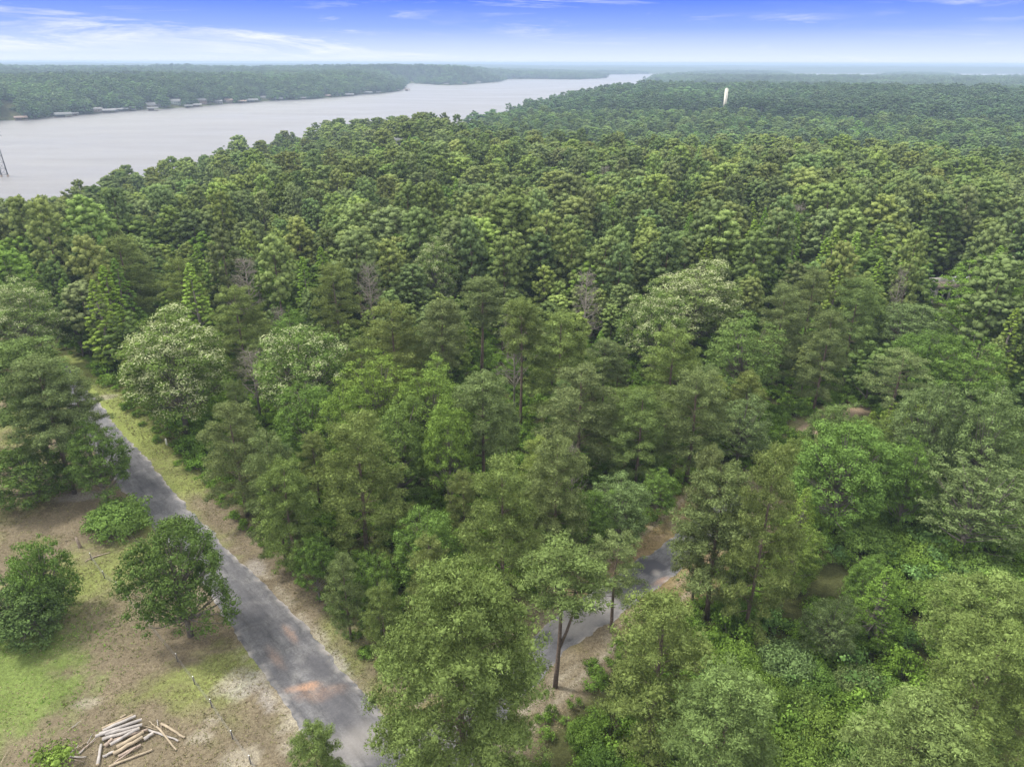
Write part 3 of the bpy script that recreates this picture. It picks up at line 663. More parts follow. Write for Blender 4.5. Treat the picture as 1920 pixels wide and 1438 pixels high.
# (form, x of the top, y of the top, crown width in photo pixels, height m, tint, label)
HAND = [
 ('pine_giant', 862, 1090, 322, 21.5, 'soft', 'very large spreading pine with thick needle clumps at the road junction'),
 ('pine_fork', 1040, 1018, 175, 16.5, 'blue', 'thin pine with a forked bare trunk standing beside the side road'),
 ('pine_sparse', 1155, 1002, 125, 15, 'pine', 'sparse pine next to the forked pine on the side road verge'),
 ('pine_full_b', 1246, 1130, 205, 16, 'olive', 'dense round topped pine below the side road'),
 ('pine_full_c', 1345, 885, 165, 20, 'pine', 'tall pine standing right of the dark asphalt patch'),
 ('pine_full_b', 1335, 850, 90, 18, 'pine', 'small pointed pine top rising behind the tall pine by the side road'),
 ('pine_full_a', 1455, 850, 140, 21, 'olive', 'tall pine right of the side road with a broken brown limb'),
 ('pine_mid_a', 1370, 1282, 215, 14.5, 'blue', 'greyish pine crown cut by the bottom edge below the vine thicket'),
 ('pine_mid_a', 1740, 1335, 250, 15, 'blue', 'greyish pine crown at the bottom edge, second from the right corner'),
 ('pine_full_c', 1905, 1200, 230, 16, 'soft', 'pale pine filling the bottom right corner'),
 ('pine_mid_b', 1890, 1105, 200, 14, 'soft', 'pale pine at the right edge above the corner pine'),
 ('gum_a', 1668, 1070, 100, 9, 'bright', 'bright yellow green young tree in the middle of the right thicket'),
 ('oak_b', 1570, 1130, 105, 7, 'grey', 'greyish small tree left of the bright yellow green young tree'),
 ('oak_c', 1640, 1050, 90, 7, 'green', 'dark bushy small tree just behind the bright yellow green young tree'),
 ('oak_a', 1600, 806, 220, 14, 'green', 'broad round oak overgrown with vines right of the two tall pines'),
 ('oak_tall', 1845, 858, 200, 15, 'grey', 'leaning oak with a bare grey trunk on the right'),
 ('oak_a', 1765, 728, 140, 15, 'grey', 'rounded grey green oak right of the dirt track'),
 ('oak_b', 1880, 735, 150, 16, 'grey', 'rounded grey green oak at the right edge above the leaning oak'),
 ('oak_b', 1725, 835, 100, 12, 'green', 'smaller oak left of the leaning oak'),
 ('oak_tall', 1850, 492, 140, 18, 'bright', 'big bright green tree standing in front of the ruined white house'),
 ('oak_tall', 1912, 500, 130, 18, 'bright', 'big bright green tree at the right edge beside the ruined house'),
 ('oak_c', 1715, 572, 130, 12, 'grey', 'grey green spreading oak below the ruined white house'),
 ('oak_a', 1745, 628, 130, 13, 'green', 'round green oak below the grey green spreading oak'),
 ('oak_b', 1830, 640, 140, 14, 'green', 'deep green oak below the big bright green tree'),
 ('pine_sparse', 1650, 657, 125, 17, 'pine', 'open crowned pine standing at the dirt track bend'),
 ('pine_full_a', 1475, 540, 105, 18, 'pine', 'pine left of three in a row before the dirt track'),
 ('pine_full_b', 1530, 512, 90, 19, 'pine', 'tallest pine of the three in a row before the dirt track'),
 ('pine_full_c', 1622, 530, 100, 19, 'blue', 'pine with a smooth bluish crown, right of three in a row'),
 ('pine_full_b', 1560, 590, 90, 17, 'pine', 'narrow pine in front of the three pines in a row'),
 ('oak_tall', 1405, 590, 155, 17, 'blue', 'large smooth grey green tree right of the cream flowering tree'),
 ('bloom_a', 1312, 500, 190, 17, 'pale', 'large cream flowering tree in the middle right of the wood'),
 ('bloom_b', 1235, 550, 135, 16, 'soft', 'pale flowering tree just left of the large cream flowering tree'),
 ('pine_full_a', 1268, 628, 135, 18, 'soft', 'tall pale pine below the pale flowering tree'),
 ('pine_full_c', 1310, 700, 140, 16, 'pine', 'pine right beneath the tall pale pine'),
 ('pine_full_a', 1055, 595, 135, 18, 'soft', 'tall rounded pine right of the two bare trunks'),
 ('pine_full_b', 1090, 695, 150, 16, 'pine', 'broad pine directly in front of the tall rounded pine'),
 ('pine_full_b', 1205, 740, 110, 14, 'blue', 'bluish pine at the edge of the dark gap'),
 ('oak_b', 1400, 752, 115, 10, 'grey', 'pale grey green round tree left of the dirt track'),
 ('pine_mid_a', 905, 710, 125, 17, 'pine', 'slender pine with visible trunk right of the light green broadleaf group'),
 ('pine_full_a', 940, 875, 160, 17, 'soft', 'pale pine with layered branches behind the forked pine'),
 ('pine_full_b', 1045, 830, 130, 16, 'pine', 'olive pine behind the fallen dead branches'),
 ('oak_b', 1165, 900, 135, 9, 'grey', 'grey green drooping broadleaf beside the side road'),
 ('oak_c', 1105, 925, 110, 9, 'green', 'dark green drooping broadleaf left of the grey green one'),
 ('oak_b', 1240, 885, 80, 7, 'green', 'small dark tree where the side road enters the wood'),
 ('pine_high', 975, 562, 85, 20, 'olive', 'tall pine with long bare trunk in the forest gap'),
 ('pine_high', 890, 520, 90, 21, 'pine', 'tall pine with bare lower trunk left of the forest gap'),
 ('pine_mid_b', 830, 570, 95, 18, 'pine', 'grey green pine with layered limbs left of the bare trunks'),
 ('pine_full_a', 735, 575, 125, 18, 'olive', 'rounded olive pine behind the light green broadleaf group'),
 ('pine_full_b', 675, 640, 90, 15, 'olive', 'low rounded olive pine left of the light green broadleaf group'),
 ('bloom_a', 312, 590, 225, 16, 'soft', 'huge cream flowering tree above the grassy road verge on the left'),
 ('bloom_b', 555, 615, 190, 17, 'soft', 'cream flowering tree right of the dead bush'),
 ('oak_tall', 700, 662, 150, 16, 'yellow', 'light green broadleaf, tallest on the left of its group'),
 ('oak_tall', 805, 678, 140, 15, 'yellow', 'light green broadleaf on the right of its group'),
 ('oak_b', 640, 735, 120, 14, 'yellow', 'light green broadleaf lower left in its group'),
 ('oak_droop', 740, 755, 140, 14, 'soft', 'light green broadleaf at the front of its group'),
 ('oak_c', 840, 760, 120, 15, 'yellow', 'yellow green tree at the lower right of the light green group'),
 ('oak_b', 570, 725, 130, 13, 'green', 'dark green broadleaf below the second cream flowering tree'),
 ('pine_full_b', 420, 757, 125, 17, 'pine', 'pine on the road verge below the huge flowering tree'),
 ('pine_full_a', 500, 822, 110, 16, 'pine', 'pine right of the verge pine, second along the road'),
 ('pine_full_c', 535, 875, 120, 15, 'soft', 'pale pine third along the road from the flowering tree'),
 ('pine_full_a', 662, 790, 170, 17.5, 'olive', 'large olive pine with clumped needles in the middle of the wood edge'),
 ('oak_b', 800, 962, 140, 11, 'green', 'vivid green broadleaf between the large olive pine and the junction'),
 ('pine_full_b', 640, 1045, 75, 10, 'pine', 'young pine at the wood edge beside the main road'),
 ('pine_full_a', 805, 1015, 95, 11, 'olive', 'young olive pine beside the vivid green broadleaf'),
 ('pine_full_c', 715, 1105, 75, 9, 'olive', 'small young pine nearest the main road'),
 ('oak_b', 700, 1040, 80, 9, 'green', 'dark small broadleaf between two young pines'),
 ('oak_c', 585, 1010, 80, 8, 'green', 'dark green small tree at the wood edge'),
 ('oak_droop', 342, 942, 200, 12, 'deep', 'large dark oak on the lawn leaning over the road'),
 ('oak_b', 197, 795, 120, 10, 'deep', 'dark oak on the lawn beside the road, farther up'),
 ('oak_low', 35, 825, 180, 9, 'deep', 'dark broadleaf on the lawn at the left edge'),
 ('oak_round', 66, 1012, 112, 7, 'green', 'small dark tree on the lawn behind the round one at the left edge'),
 ('oak_round', 18, 1092, 165, 6.2, 'dark', 'round dark tree on the lawn at the left edge'),
 ('pine_mid_b', 35, 638, 170, 17, 'blue', 'tall grey green pine at the left edge above the lawn'),
 ('pine_sparse', 165, 705, 105, 15, 'pine', 'slim airy pine closest to the road on the left'),
 ('pine_mid_a', 128, 672, 140, 17, 'pine', 'tall pine with visible trunk beside the road on the left'),
 ('bloom_b', 20, 532, 150, 17, 'pale', 'pale flowering tree at the left edge behind the lawn'),
 ('bush_a', 85, 1418, 110, 2.2, 'yellow', 'small bright green pine at the bottom left behind the branches'),
 ('pine_full_c', 590, 1362, 105, 9, 'soft', 'young pine top rising at the bottom edge in front of the road'),
 ('pine_full_a', 440, 545, 115, 17, 'olive', 'rounded olive pine behind the huge flowering tree'),
 ('pine_full_b', 220, 450, 115, 19, 'olive', 'rounded olive pine above the dark opening on the left'),
 ('pine_full_a', 335, 490, 90, 17, 'olive', 'small olive pine left of the reddish dead tree'),
 ('pine_full_c', 620, 500, 90, 18, 'olive', 'dark olive pine right of the reddish dead tree'),
 ('oak_b', 540, 590, 90, 13, 'green', 'rounded pine like green tree above the second flowering tree'),
 ('bloom_b', 815, 452, 95, 18, 'pale', 'small cream crowned tree in the middle distance'),
 ('gum_a', 1060, 428, 45, 19, 'bright', 'single bright yellow green crown in the middle of the forest'),
 ('gum_a', 1435, 395, 35, 20, 'bright', 'narrow bright green tree, left of the bright pair'),
 ('gum_b', 1495, 405, 45, 20, 'bright', 'narrow bright green tree, right of the bright pair'),
 ('gum_a', 1295, 405, 50, 20, 'bright', 'bright green tree left of the bright pair'),
 ('gum_b', 1150, 375, 50, 19, 'yellow', 'yellow green tree in the middle distance above the lone bright crown'),
 ('oak_a', 1110, 325, 75, 18, 'yellow', 'broad yellow green crown in the far wood'),
 ('oak_b', 840, 350, 55, 17, 'green', 'vivid green crown in the far wood left of centre'),
 ('oak_a', 1215, 335, 80, 18, 'yellow', 'broad yellow green crown right of the first one in the far wood'),
]
BASES = {'large dark oak on the lawn leaning over the road': (358, 1192), 'dark oak on the lawn beside the road, farther up': (206, 948), 'thin pine with a forked bare trunk standing beside the side road': (1041, 1288),
 'tall grey green pine at the left edge above the lawn': (104, 893), 'tall pine with visible trunk beside the road on the left': (140, 925), 'slim airy pine closest to the road on the left': (186, 905), 'huge cream flowering tree above the grassy road verge on the left': (352, 815), 'pine on the road verge below the huge flowering tree': (464, 968),
 'open crowned pine standing at the dirt track bend': (1655, 815), 'leaning oak with a bare grey trunk on the right': (1795, 1052), 'sparse pine next to the forked pine on the side road verge': (1146, 1185), 'tall pine standing right of the dark asphalt patch': (1325, 1162), 'small dark tree on the lawn behind the round one at the left edge': (98, 1160),
 'tall pine with long bare trunk in the forest gap': (975, 805), 'tall pine with bare lower trunk left of the forest gap': (903, 708)}
def top_to_base(px, py, h):
    z = 0.0
    for _ in range(4):
        p = P(px, py, z + h * .97); z = float(ground_h(p[0:1], p[1:2])[0]) if np.hypot(p[0], p[1]) > 165 else 0.0
    return P(px, py, z + h * .97)[:2], z
landmarks = []
for (key, px, py, wpx, h, ti, lab) in HAND:
    (xy, z) = top_to_base(px, py, h)
    if math.hypot(xy[0], xy[1]) > 165 and key[:3] in ('oak', 'gum', 'blo', 'pin'): key = {'oak': 'far_oak_b', 'gum': 'far_gum', 'blo': 'far_bloom', 'pin': 'far_pine_b'}[key[:3]]
    if lab in BASES:
        xy = P(*BASES[lab])[:2]; zs_ = np.arange(3, 30, .1); h = float(zs_[np.argmin(np.abs(pix(np.stack([zs_ * 0 + xy[0], zs_ * 0 + xy[1], zs_], 1))[:, 1] - py))])
    w_ = wpx * (pix([xy[0], xy[1], z + h * .6])[0, 2]) / FPX * 1.04
    kind = 'pine_tree' if 'pine_' in key or 'green pine' in lab else ('flowering_tree' if 'bloom' in key else 'broadleaf_tree')
    lean = (0, -.16) if 'leaning oak with' in lab else None
    o = plant(key, xy[0], xy[1], z, h, w_, jt(TINT[ti], .03), kind, kind.replace('_', ' '), lab, lean=lean)
    TAKEN.append((xy[0], xy[1], w_ / 2, h)); landmarks.append((px, py, lab))

# dead trees
for (px, py, wpx, h, k, lab) in [(458, 490, 85, 17, 0, 'reddish grey dead tree with a fan of bare twigs'), (690, 492, 60, 17, 1, 'dead treetop behind the rounded olive pine'), (1100, 515, 75, 18, 0, 'dead pine with bare pinkish twigs in the middle of the wood'),
                              (468, 655, 90, 12, 1, 'low dead tree between the two flowering trees'), (738, 402, 45, 17, 0, 'far dead treetop left of the cream crowned tree'), (1075, 828, 45, 12, 1, 'broken dead branches above the side road'),
                              (1500, 380, 60, 18, 1, 'bare grey treetop near the bright pair'), (735, 325, 30, 17, 0, 'bare brown treetop in the far wood'), (965, 575, 70, 19, 1, 'broken bare limbs beside the tall pine in the gap'), (520, 575, 50, 13, 1, 'white bare snag left of the second flowering tree'), (1135, 315, 40, 18, 0, 'far bare treetop beside the broad yellow green crown'), (1695, 500, 35, 16, 1, 'bare snag left of the ruined white house'), (920, 345, 28, 17, 0, 'far bare treetop left of the yellow green crowns')]:
    (xy, z) = top_to_base(px, py, h); w_ = wpx * pix([xy[0], xy[1], z + h * .6])[0, 2] / FPX
    o = link('dead_tree', DEADM[k]); o.location = (xy[0], xy[1], z - .03); o.scale = (w_ / 6.5, w_ / 6.5, h / 15); o.rotation_euler = (0, 0, random.uniform(0, 6))
    tag(o, lab, 'dead tree'); TAKEN.append((xy[0], xy[1], w_ * .3, h))

# ---- where forest may stand
clear_poly = [tuple(P(*q)[:2]) for q in [(-900, 1700), (-900, 655), (-100, 640), (60, 632), (112, 640), (150, 700), (215, 780), (300, 880), (400, 990), (560, 1170), (700, 1310), (900, 1700)]]
open_polys = [clear_poly,
              [tuple(P(*q)[:2]) for q in [(1330, 1230), (1400, 1180), (1520, 1120), (1560, 985), (1700, 955), (1800, 960), (2100, 950), (2300, 1500), (2000, 1900), (1250, 1900)]],
              [tuple(P(*q)[:2]) for q in [(880, 760), (940, 715), (1010, 715), (1030, 800), (985, 860), (905, 830)]],
              [tuple(P(*q)[:2]) for q in [(1150, 790), (1230, 760), (1260, 800), (1200, 850), (1150, 840)]],
              [tuple(P(*q)[:2]) for q in [(1450, 770), (1590, 745), (1610, 800), (1590, 840), (1480, 880), (1430, 850)]], [tuple(P(*q)[:2]) for q in [(1000, 1500), (1000, 1290), (1140, 1180), (1250, 1110), (1340, 1060), (1360, 1500)]],
              [tuple(P(*q)[:2]) for q in [(1715, 545), (1805, 545), (1800, 720), (1715, 720)]],
              [tuple(P(*q)[:2]) for q in [(140, 640), (150, 585), (205, 570), (215, 640)]]]
house_xy = P(1762, 560)[:2]
def allowed(x, y, margin=0.0, tree=True):
    ok = seg_dist(x, y, ROAD1[::8]) > 6.2 + margin
    ok &= seg_dist(x, y, ROAD2[::8]) > 6.0 + margin
    ok &= seg_dist(x, y, PATH[::5]) > 3.6 + margin
    ok &= ~inside(x, y, clear_poly)
    if tree:
        for q in open_polys[1:]: ok &= ~inside(x, y, q)
    ok &= np.hypot(x - house_xy[0], y - house_xy[1]) > (9 if tree else 7)
    return ok
def jgrid(rmin, rmax, sp, azmax, seed):
    """jittered points in a ring sector"""
    r = np.random.default_rng(seed); X = []; Y = []
    lim = rmax
    xs = np.arange(-lim * .95, lim * .95, sp); ys = np.arange(0, lim, sp)
    gx, gy = np.meshgrid(xs, ys); gx = gx.ravel(); gy = gy.ravel()
    gx = gx + r.uniform(-.46, .46, len(gx)) * sp; gy = gy + r.uniform(-.46, .46, len(gy)) * sp
    rr = np.hypot(gx, gy); a = np.degrees(np.arctan2(gx, gy)); m_ = (rr >= rmin) & (rr < rmax) & (np.abs(a) < azmax)
    return gx[m_], gy[m_]
houses_clear = []   # x, y, radius: filled before the forest is laid out
# ------------------------------------------------------------------ smaller things
# log pile
M_LOG = [simple('weathered_log', (.31, .285, .27), .9, .3, 2.5), simple('tan_log', (.30, .245, .175), .9, .3, 2.5), simple('brown_log', (.28, .22, .18), .9, .35, 2.5), simple('cut_wood', (.50, .40, .28), .85, .2, 8)]
def log(p0, p1, r, z0, z1, mi, label, name='log', cat='log', group='logs of the felled pile', taper=.8):
    a = P(*p0); b = P(*p1); a = np.array([a[0], a[1], z0]); b = np.array([b[0], b[1], z1])
    d = b - a; Ln = np.linalg.norm(d); q = Vector(d).to_track_quat('X', 'Z')
    rr = np.random.default_rng(int(p0[0] * 7 + p0[1])); K = 7
    mb = MB(); xs = np.linspace(0, Ln, K); mb.tube([(x, rr.normal() * .015, rr.normal() * .015) for x in xs], [r * (1 - (1 - taper) * x / Ln) * rr.uniform(.93, 1.07) for x in xs], 9, False)
    root = empty(name, a); root.rotation_mode = 'QUATERNION'; root.rotation_quaternion = q
    mb.obj('bark', M_LOG[mi], root, True)
    if r > .08:
        for x0, rad_ in ((0, r * .98), (Ln, r * taper * .98)):
            e = MB(); e.tube([(x0 - .008, 0, 0), (x0 + .008, 0, 0)], [rad_, rad_], 9); e.obj('cut_end', M_LOG[3], root)
    tag(root, label, cat, group); return root
def zz(x, y, w=60, h=1300): return (w + x / 5.647, h + y / 5.647)
LOGS = [((750, 395), (1075, 260), .15, .16, .30, 1, 'tan log at the top back of the pile'), ((765, 430), (1115, 285), .14, .38, .5, 0, 'pale log second from the back of the pile'), ((720, 445), (1125, 315), .15, .15, .2, 0, 'pale grey log in the back half of the pile, knotty end'), ((690, 500), (1180, 325), .14, .5, .55, 0, 'longest grey log lying across the top of the pile'),
        ((790, 470), (1180, 365), .15, .4, .35, 0, 'grey log in the middle of the pile'), ((755, 505), (1150, 400), .15, .22, .3, 0, 'grey log reaching left in the middle of the pile'), ((850, 520), (1230, 400), .13, .15, .2, 2, 'brown weathered log under the middle of the pile'), ((845, 590), (1150, 415), .13, .5, .5, 0, 'slender grey log lying diagonally over the front of the pile'),
        ((910, 600), (1190, 445), .17, .3, .35, 1, 'thick tan log near the front of the pile'), ((870, 660), (1180, 490), .17, .2, .3, 1, 'thick tan log at the front of the pile'), ((1190, 500), (1290, 440), .15, .15, .2, 0, 'short grey log end at the right of the pile'), ((780, 570), (860, 510), .16, .15, .3, 2, 'short brown log end at the left of the pile'),
        ((920, 680), (1160, 565), .12, .12, .2, 2, 'thin brown log below the front of the pile'), ((755, 685), (870, 625), .11, .11, .11, 0, 'short grey log lying at the lower left of the pile'), ((700, 770), (740, 555), .13, .13, .13, 0, 'pale log lying alone left of the pile'), ((820, 785), (1275, 610), .10, .1, .12, 1, 'long thin tan pole in front of the pile'),
        ((870, 750), (1120, 590), .07, .1, .3, 2, 'dark thin branch in front of the pile'), ((1375, 330), (1620, 475), .11, .11, .11, 1, 'spotted log farthest right of the pile'), ((1230, 395), (1560, 510), .09, .09, .09, 0, 'grey log crossing under the forked branch'), ((1330, 375), (1530, 605), .085, .25, .1, 1, 'forked branch trunk lying right of the pile'),
        ((940, 270), (995, 240), .10, .1, .1, 1, 'small tan chunk behind the pile')]
for (a, b, r, z0, z1, mi, lab) in LOGS: log(zz(*a), zz(*b), r, z0 + .05, z1 + .05, mi, lab)
for i, (a, b, r, lab) in enumerate([((1245, 300), (1340, 390), .05, 'left prong of the forked branch'), ((1330, 290), (1340, 385), .035, 'upright prong of the forked branch'), ((1380, 335), (1362, 405), .03, 'right prong of the forked branch'), ((1180, 355), (1330, 395), .035, 'long twig of the forked branch towards the pile'),
      ((500, 650), (690, 470), .06, 'long tan stick in the brush heap'), ((500, 635), (680, 505), .06, 'second tan stick in the brush heap'), ((430, 620), (600, 520), .04, 'thin stick behind the tan sticks'), ((590, 545), (650, 440), .03, 'bent twig at the top of the brush heap'), ((245, 635), (350, 565), .10, 'short pale log at the left of the brush heap'),
      ((280, 690), (370, 680), .13, 'whitish short log behind the small bright pine'), ((400, 680), (580, 690), .08, 'grey knotty branch in the brush heap'), ((380, 600), (470, 530), .04, 'dark twig in the brush heap'), ((370, 590), (410, 530), .03, 'short dark twig in the brush heap'), ((415, 640), (500, 560), .04, 'brown stick in the middle of the brush heap'),
      ((400, 700), (560, 740), .04, 'brown stick at the bottom of the brush heap'), ((335, 445), (425, 370), .03, 'fallen twig on the grass, lower piece'), ((425, 370), (525, 300), .035, 'fallen twig on the grass, upper piece'), ((325, 490), (425, 485), .03, 'small pale twig on the soil'), ((-330, 760), (-240, 600), .03, 'long pale twig on the bright grass')]):
    log(zz(*a), zz(*b), r, .12 + .02 * (i % 4), .14 + .03 * (i % 3), [1, 0, 2][i % 3], lab, 'branch', 'branch', 'sticks and branches near the log pile', .5)
for i, (a, b, r, lab) in enumerate([((160, 1054), (185, 1042), .06, 'fallen dark branch on the lawn below the round bush, left piece'), ((175, 1046), (207, 1037), .07, 'fallen dark branch on the lawn below the round bush, right piece')]):
    log(a, b, r, .12, .14, 2, lab, 'branch', 'branch', 'fallen branch on the lawn', .5)
# rotten stump
def stump():
    p = P(150, 1026); root = empty('stump', (p[0], p[1], 0)); mb = MB(); mb.tube([(0, 0, -.1), (.02, 0, .3), (-.08, .02, .9), (-.16, .03, 1.35)], [.26, .17, .15, .08], 9); mb.obj('bark', M_LOG[2], root, True)
    e = MB(); e.tube([(-.16, .03, 1.34), (-.17, .03, 1.42)], [.07, .03], 7); e.obj('broken_top', M_LOG[1], root); tag(root, 'leaning broken stump on the lawn left of the round bush', 'stump')
stump()
# field fence: posts and wire
M_POST = simple('post_metal', (.10, .09, .085), .7, .3, 6); M_TIP = simple('post_tip', (.75, .74, .72), .6, .1, 6); M_WIRE = simple('fence_wire', (.20, .19, .18), .5, .1, 6)
posts = [(97, 1036), (172, 1050), (196, 1084), (221, 1104), (333, 1240), (365, 1283), (397, 1326), (436, 1385), (470, 1432), (505, 1490)]
pw = [P(*q) for q in posts]
fence = empty('fence', (pw[4][0], pw[4][1], 0)); tag(fence, 'low wire fence on thin dark posts crossing the lawn beside the road', 'fence')
for q in pw:
    c = q - np.array([pw[4][0], pw[4][1], 0]); mb = MB(); mb.box(-.035, .035, -.035, .035, -.2, .92, .6, (c[0], c[1], 0)); mb.box(-.012, .012, -.06, .06, 0, .85, .6, (c[0] + .05, c[1], 0)); po = mb.obj('post', M_POST, fence)
    mb = MB(); mb.box(-.04, .04, -.04, .04, .923, 1.0, .6, (c[0], c[1], 0)); mb.obj('post_cap', M_TIP, po)
for a, b in zip(pw[1:-1], pw[2:]):
    if np.linalg.norm(a - b) > 12: pass
    a = a - pw[4]; b = b - pw[4]; mb = MB()
    for z in (.3, .58, .86): mb.tube([(a[0], a[1], z), ((a[0] + b[0]) / 2, (a[1] + b[1]) / 2, z - .04), (b[0], b[1], z)], .008, 4, False)
    mb.obj('wire', M_WIRE, fence)
mb = MB(); mb.box(-.10, .10, -.10, .10, 0, 1.0); o = mb.obj('marker_post', simple('marker_paint', (.75, .74, .7), .6, .08)); mk_ = P(313, 834); o.location = (mk_[0], mk_[1], 0); bv = o.modifiers.new('bevel', 'BEVEL'); bv.width = .02
tag(o, 'short white utility marker post on the grass verge under the flowering tree', 'marker post')

# lattice pylon standing in the lake
def pylon(px, py):
    p = P(px, py, WATER_Z); root = empty('lattice_tower', (p[0], p[1], WATER_Z), .5); m1 = simple('galvanised_steel', (.12, .12, .13), .5, .2); H = 26.0; s0, s1 = 1.7, .8
    def corner(k, z): s = s0 + (s1 - s0) * z / H; return np.array([(s if k in (0, 1) else -s), (s if k in (0, 3) else -s), z])
    for k in range(4):
        mb = MB(); mb.tube([corner(k, -1), corner(k, H)], [.2, .14], 5); mb.obj('leg', m1, root)
        f = MB(); f.tube([corner(k, -2), corner(k, .9)], [.5, .5], 10); f.obj('footing', M_LOG[2], root)
    nb = 7
    br = MB()
    for j in range(nb):
        z0, z1 = 1 + (H - 1) * j / nb, 1 + (H - 1) * (j + 1) / nb
        for k in range(4):
            k2 = (k + 1) % 4; br.tube([corner(k, z0), corner(k2, z1)], .09, 4); br.tube([corner(k, z1), corner(k2, z1)], .07, 4)
            if j == 0: br.tube([corner(k, z0), corner(k2, z0)], .09, 4)
    br.obj('bracing', m1, root)
    for z in (H - 2.5, H - .5):
        a = MB(); a.tube([(-4.2, 0, z), (4.2, 0, z)], .12, 5); a.tube([(-4.2, 0, z), (0, 0, z + 1.0), (4.2, 0, z)], .08, 4); a.obj('crossarm', m1, root)
    tag(root, 'dark steel lattice pylon standing in the lake at the left edge', 'lattice tower')
pylon(9, 331)

# standpipe water tower
def standpipe():
    D = 900.0; u = (1363 - 960) / FPX; d = F0 + u * RR + (719 - 165) / FPX * UU; t_ = D / math.hypot(d[0], d[1]); top = np.array([0, 0, CAM_H]) + d * t_
    x, y, zt = top; zg = float(ground_h(np.array([x]), np.array([y]))[0]); root = empty('water_tower', (x, y, zg)); H = zt - zg; r = 1.85
    m1 = simple('cream_paint', (.60, .56, .48), .5, .08, .3); b = MB(); b.tube([(0, 0, 0), (0, 0, H - 1.4)], r, 28, True); b.obj('tank', m1, root, False)
    c = MB(); c.tube([(0, 0, H - 1.4), (0, 0, H - 1.1), (0, 0, H - .7), (0, 0, H)], [r + .02, r * .9, r * .35, .12], 28, True); c.obj('domed_cap', m1, root, True)
    l = MB()
    for s in (-.25, .25): l.box(s - .03, s + .03, -r - .2, -r - .14, 2, H - 1)
    for z in np.arange(2.3, H - 1, .6): l.box(-.25, .25, -r - .19, -r - .15, z, z + .04)
    l.obj('ladder', M_POST, root)
    tag(root, 'tall cream cylindrical water tower rising out of the far forest', 'water tower')
    return x, y
wt_xy = standpipe()
houses_clear.append((wt_xy[0], wt_xy[1], 6.5))

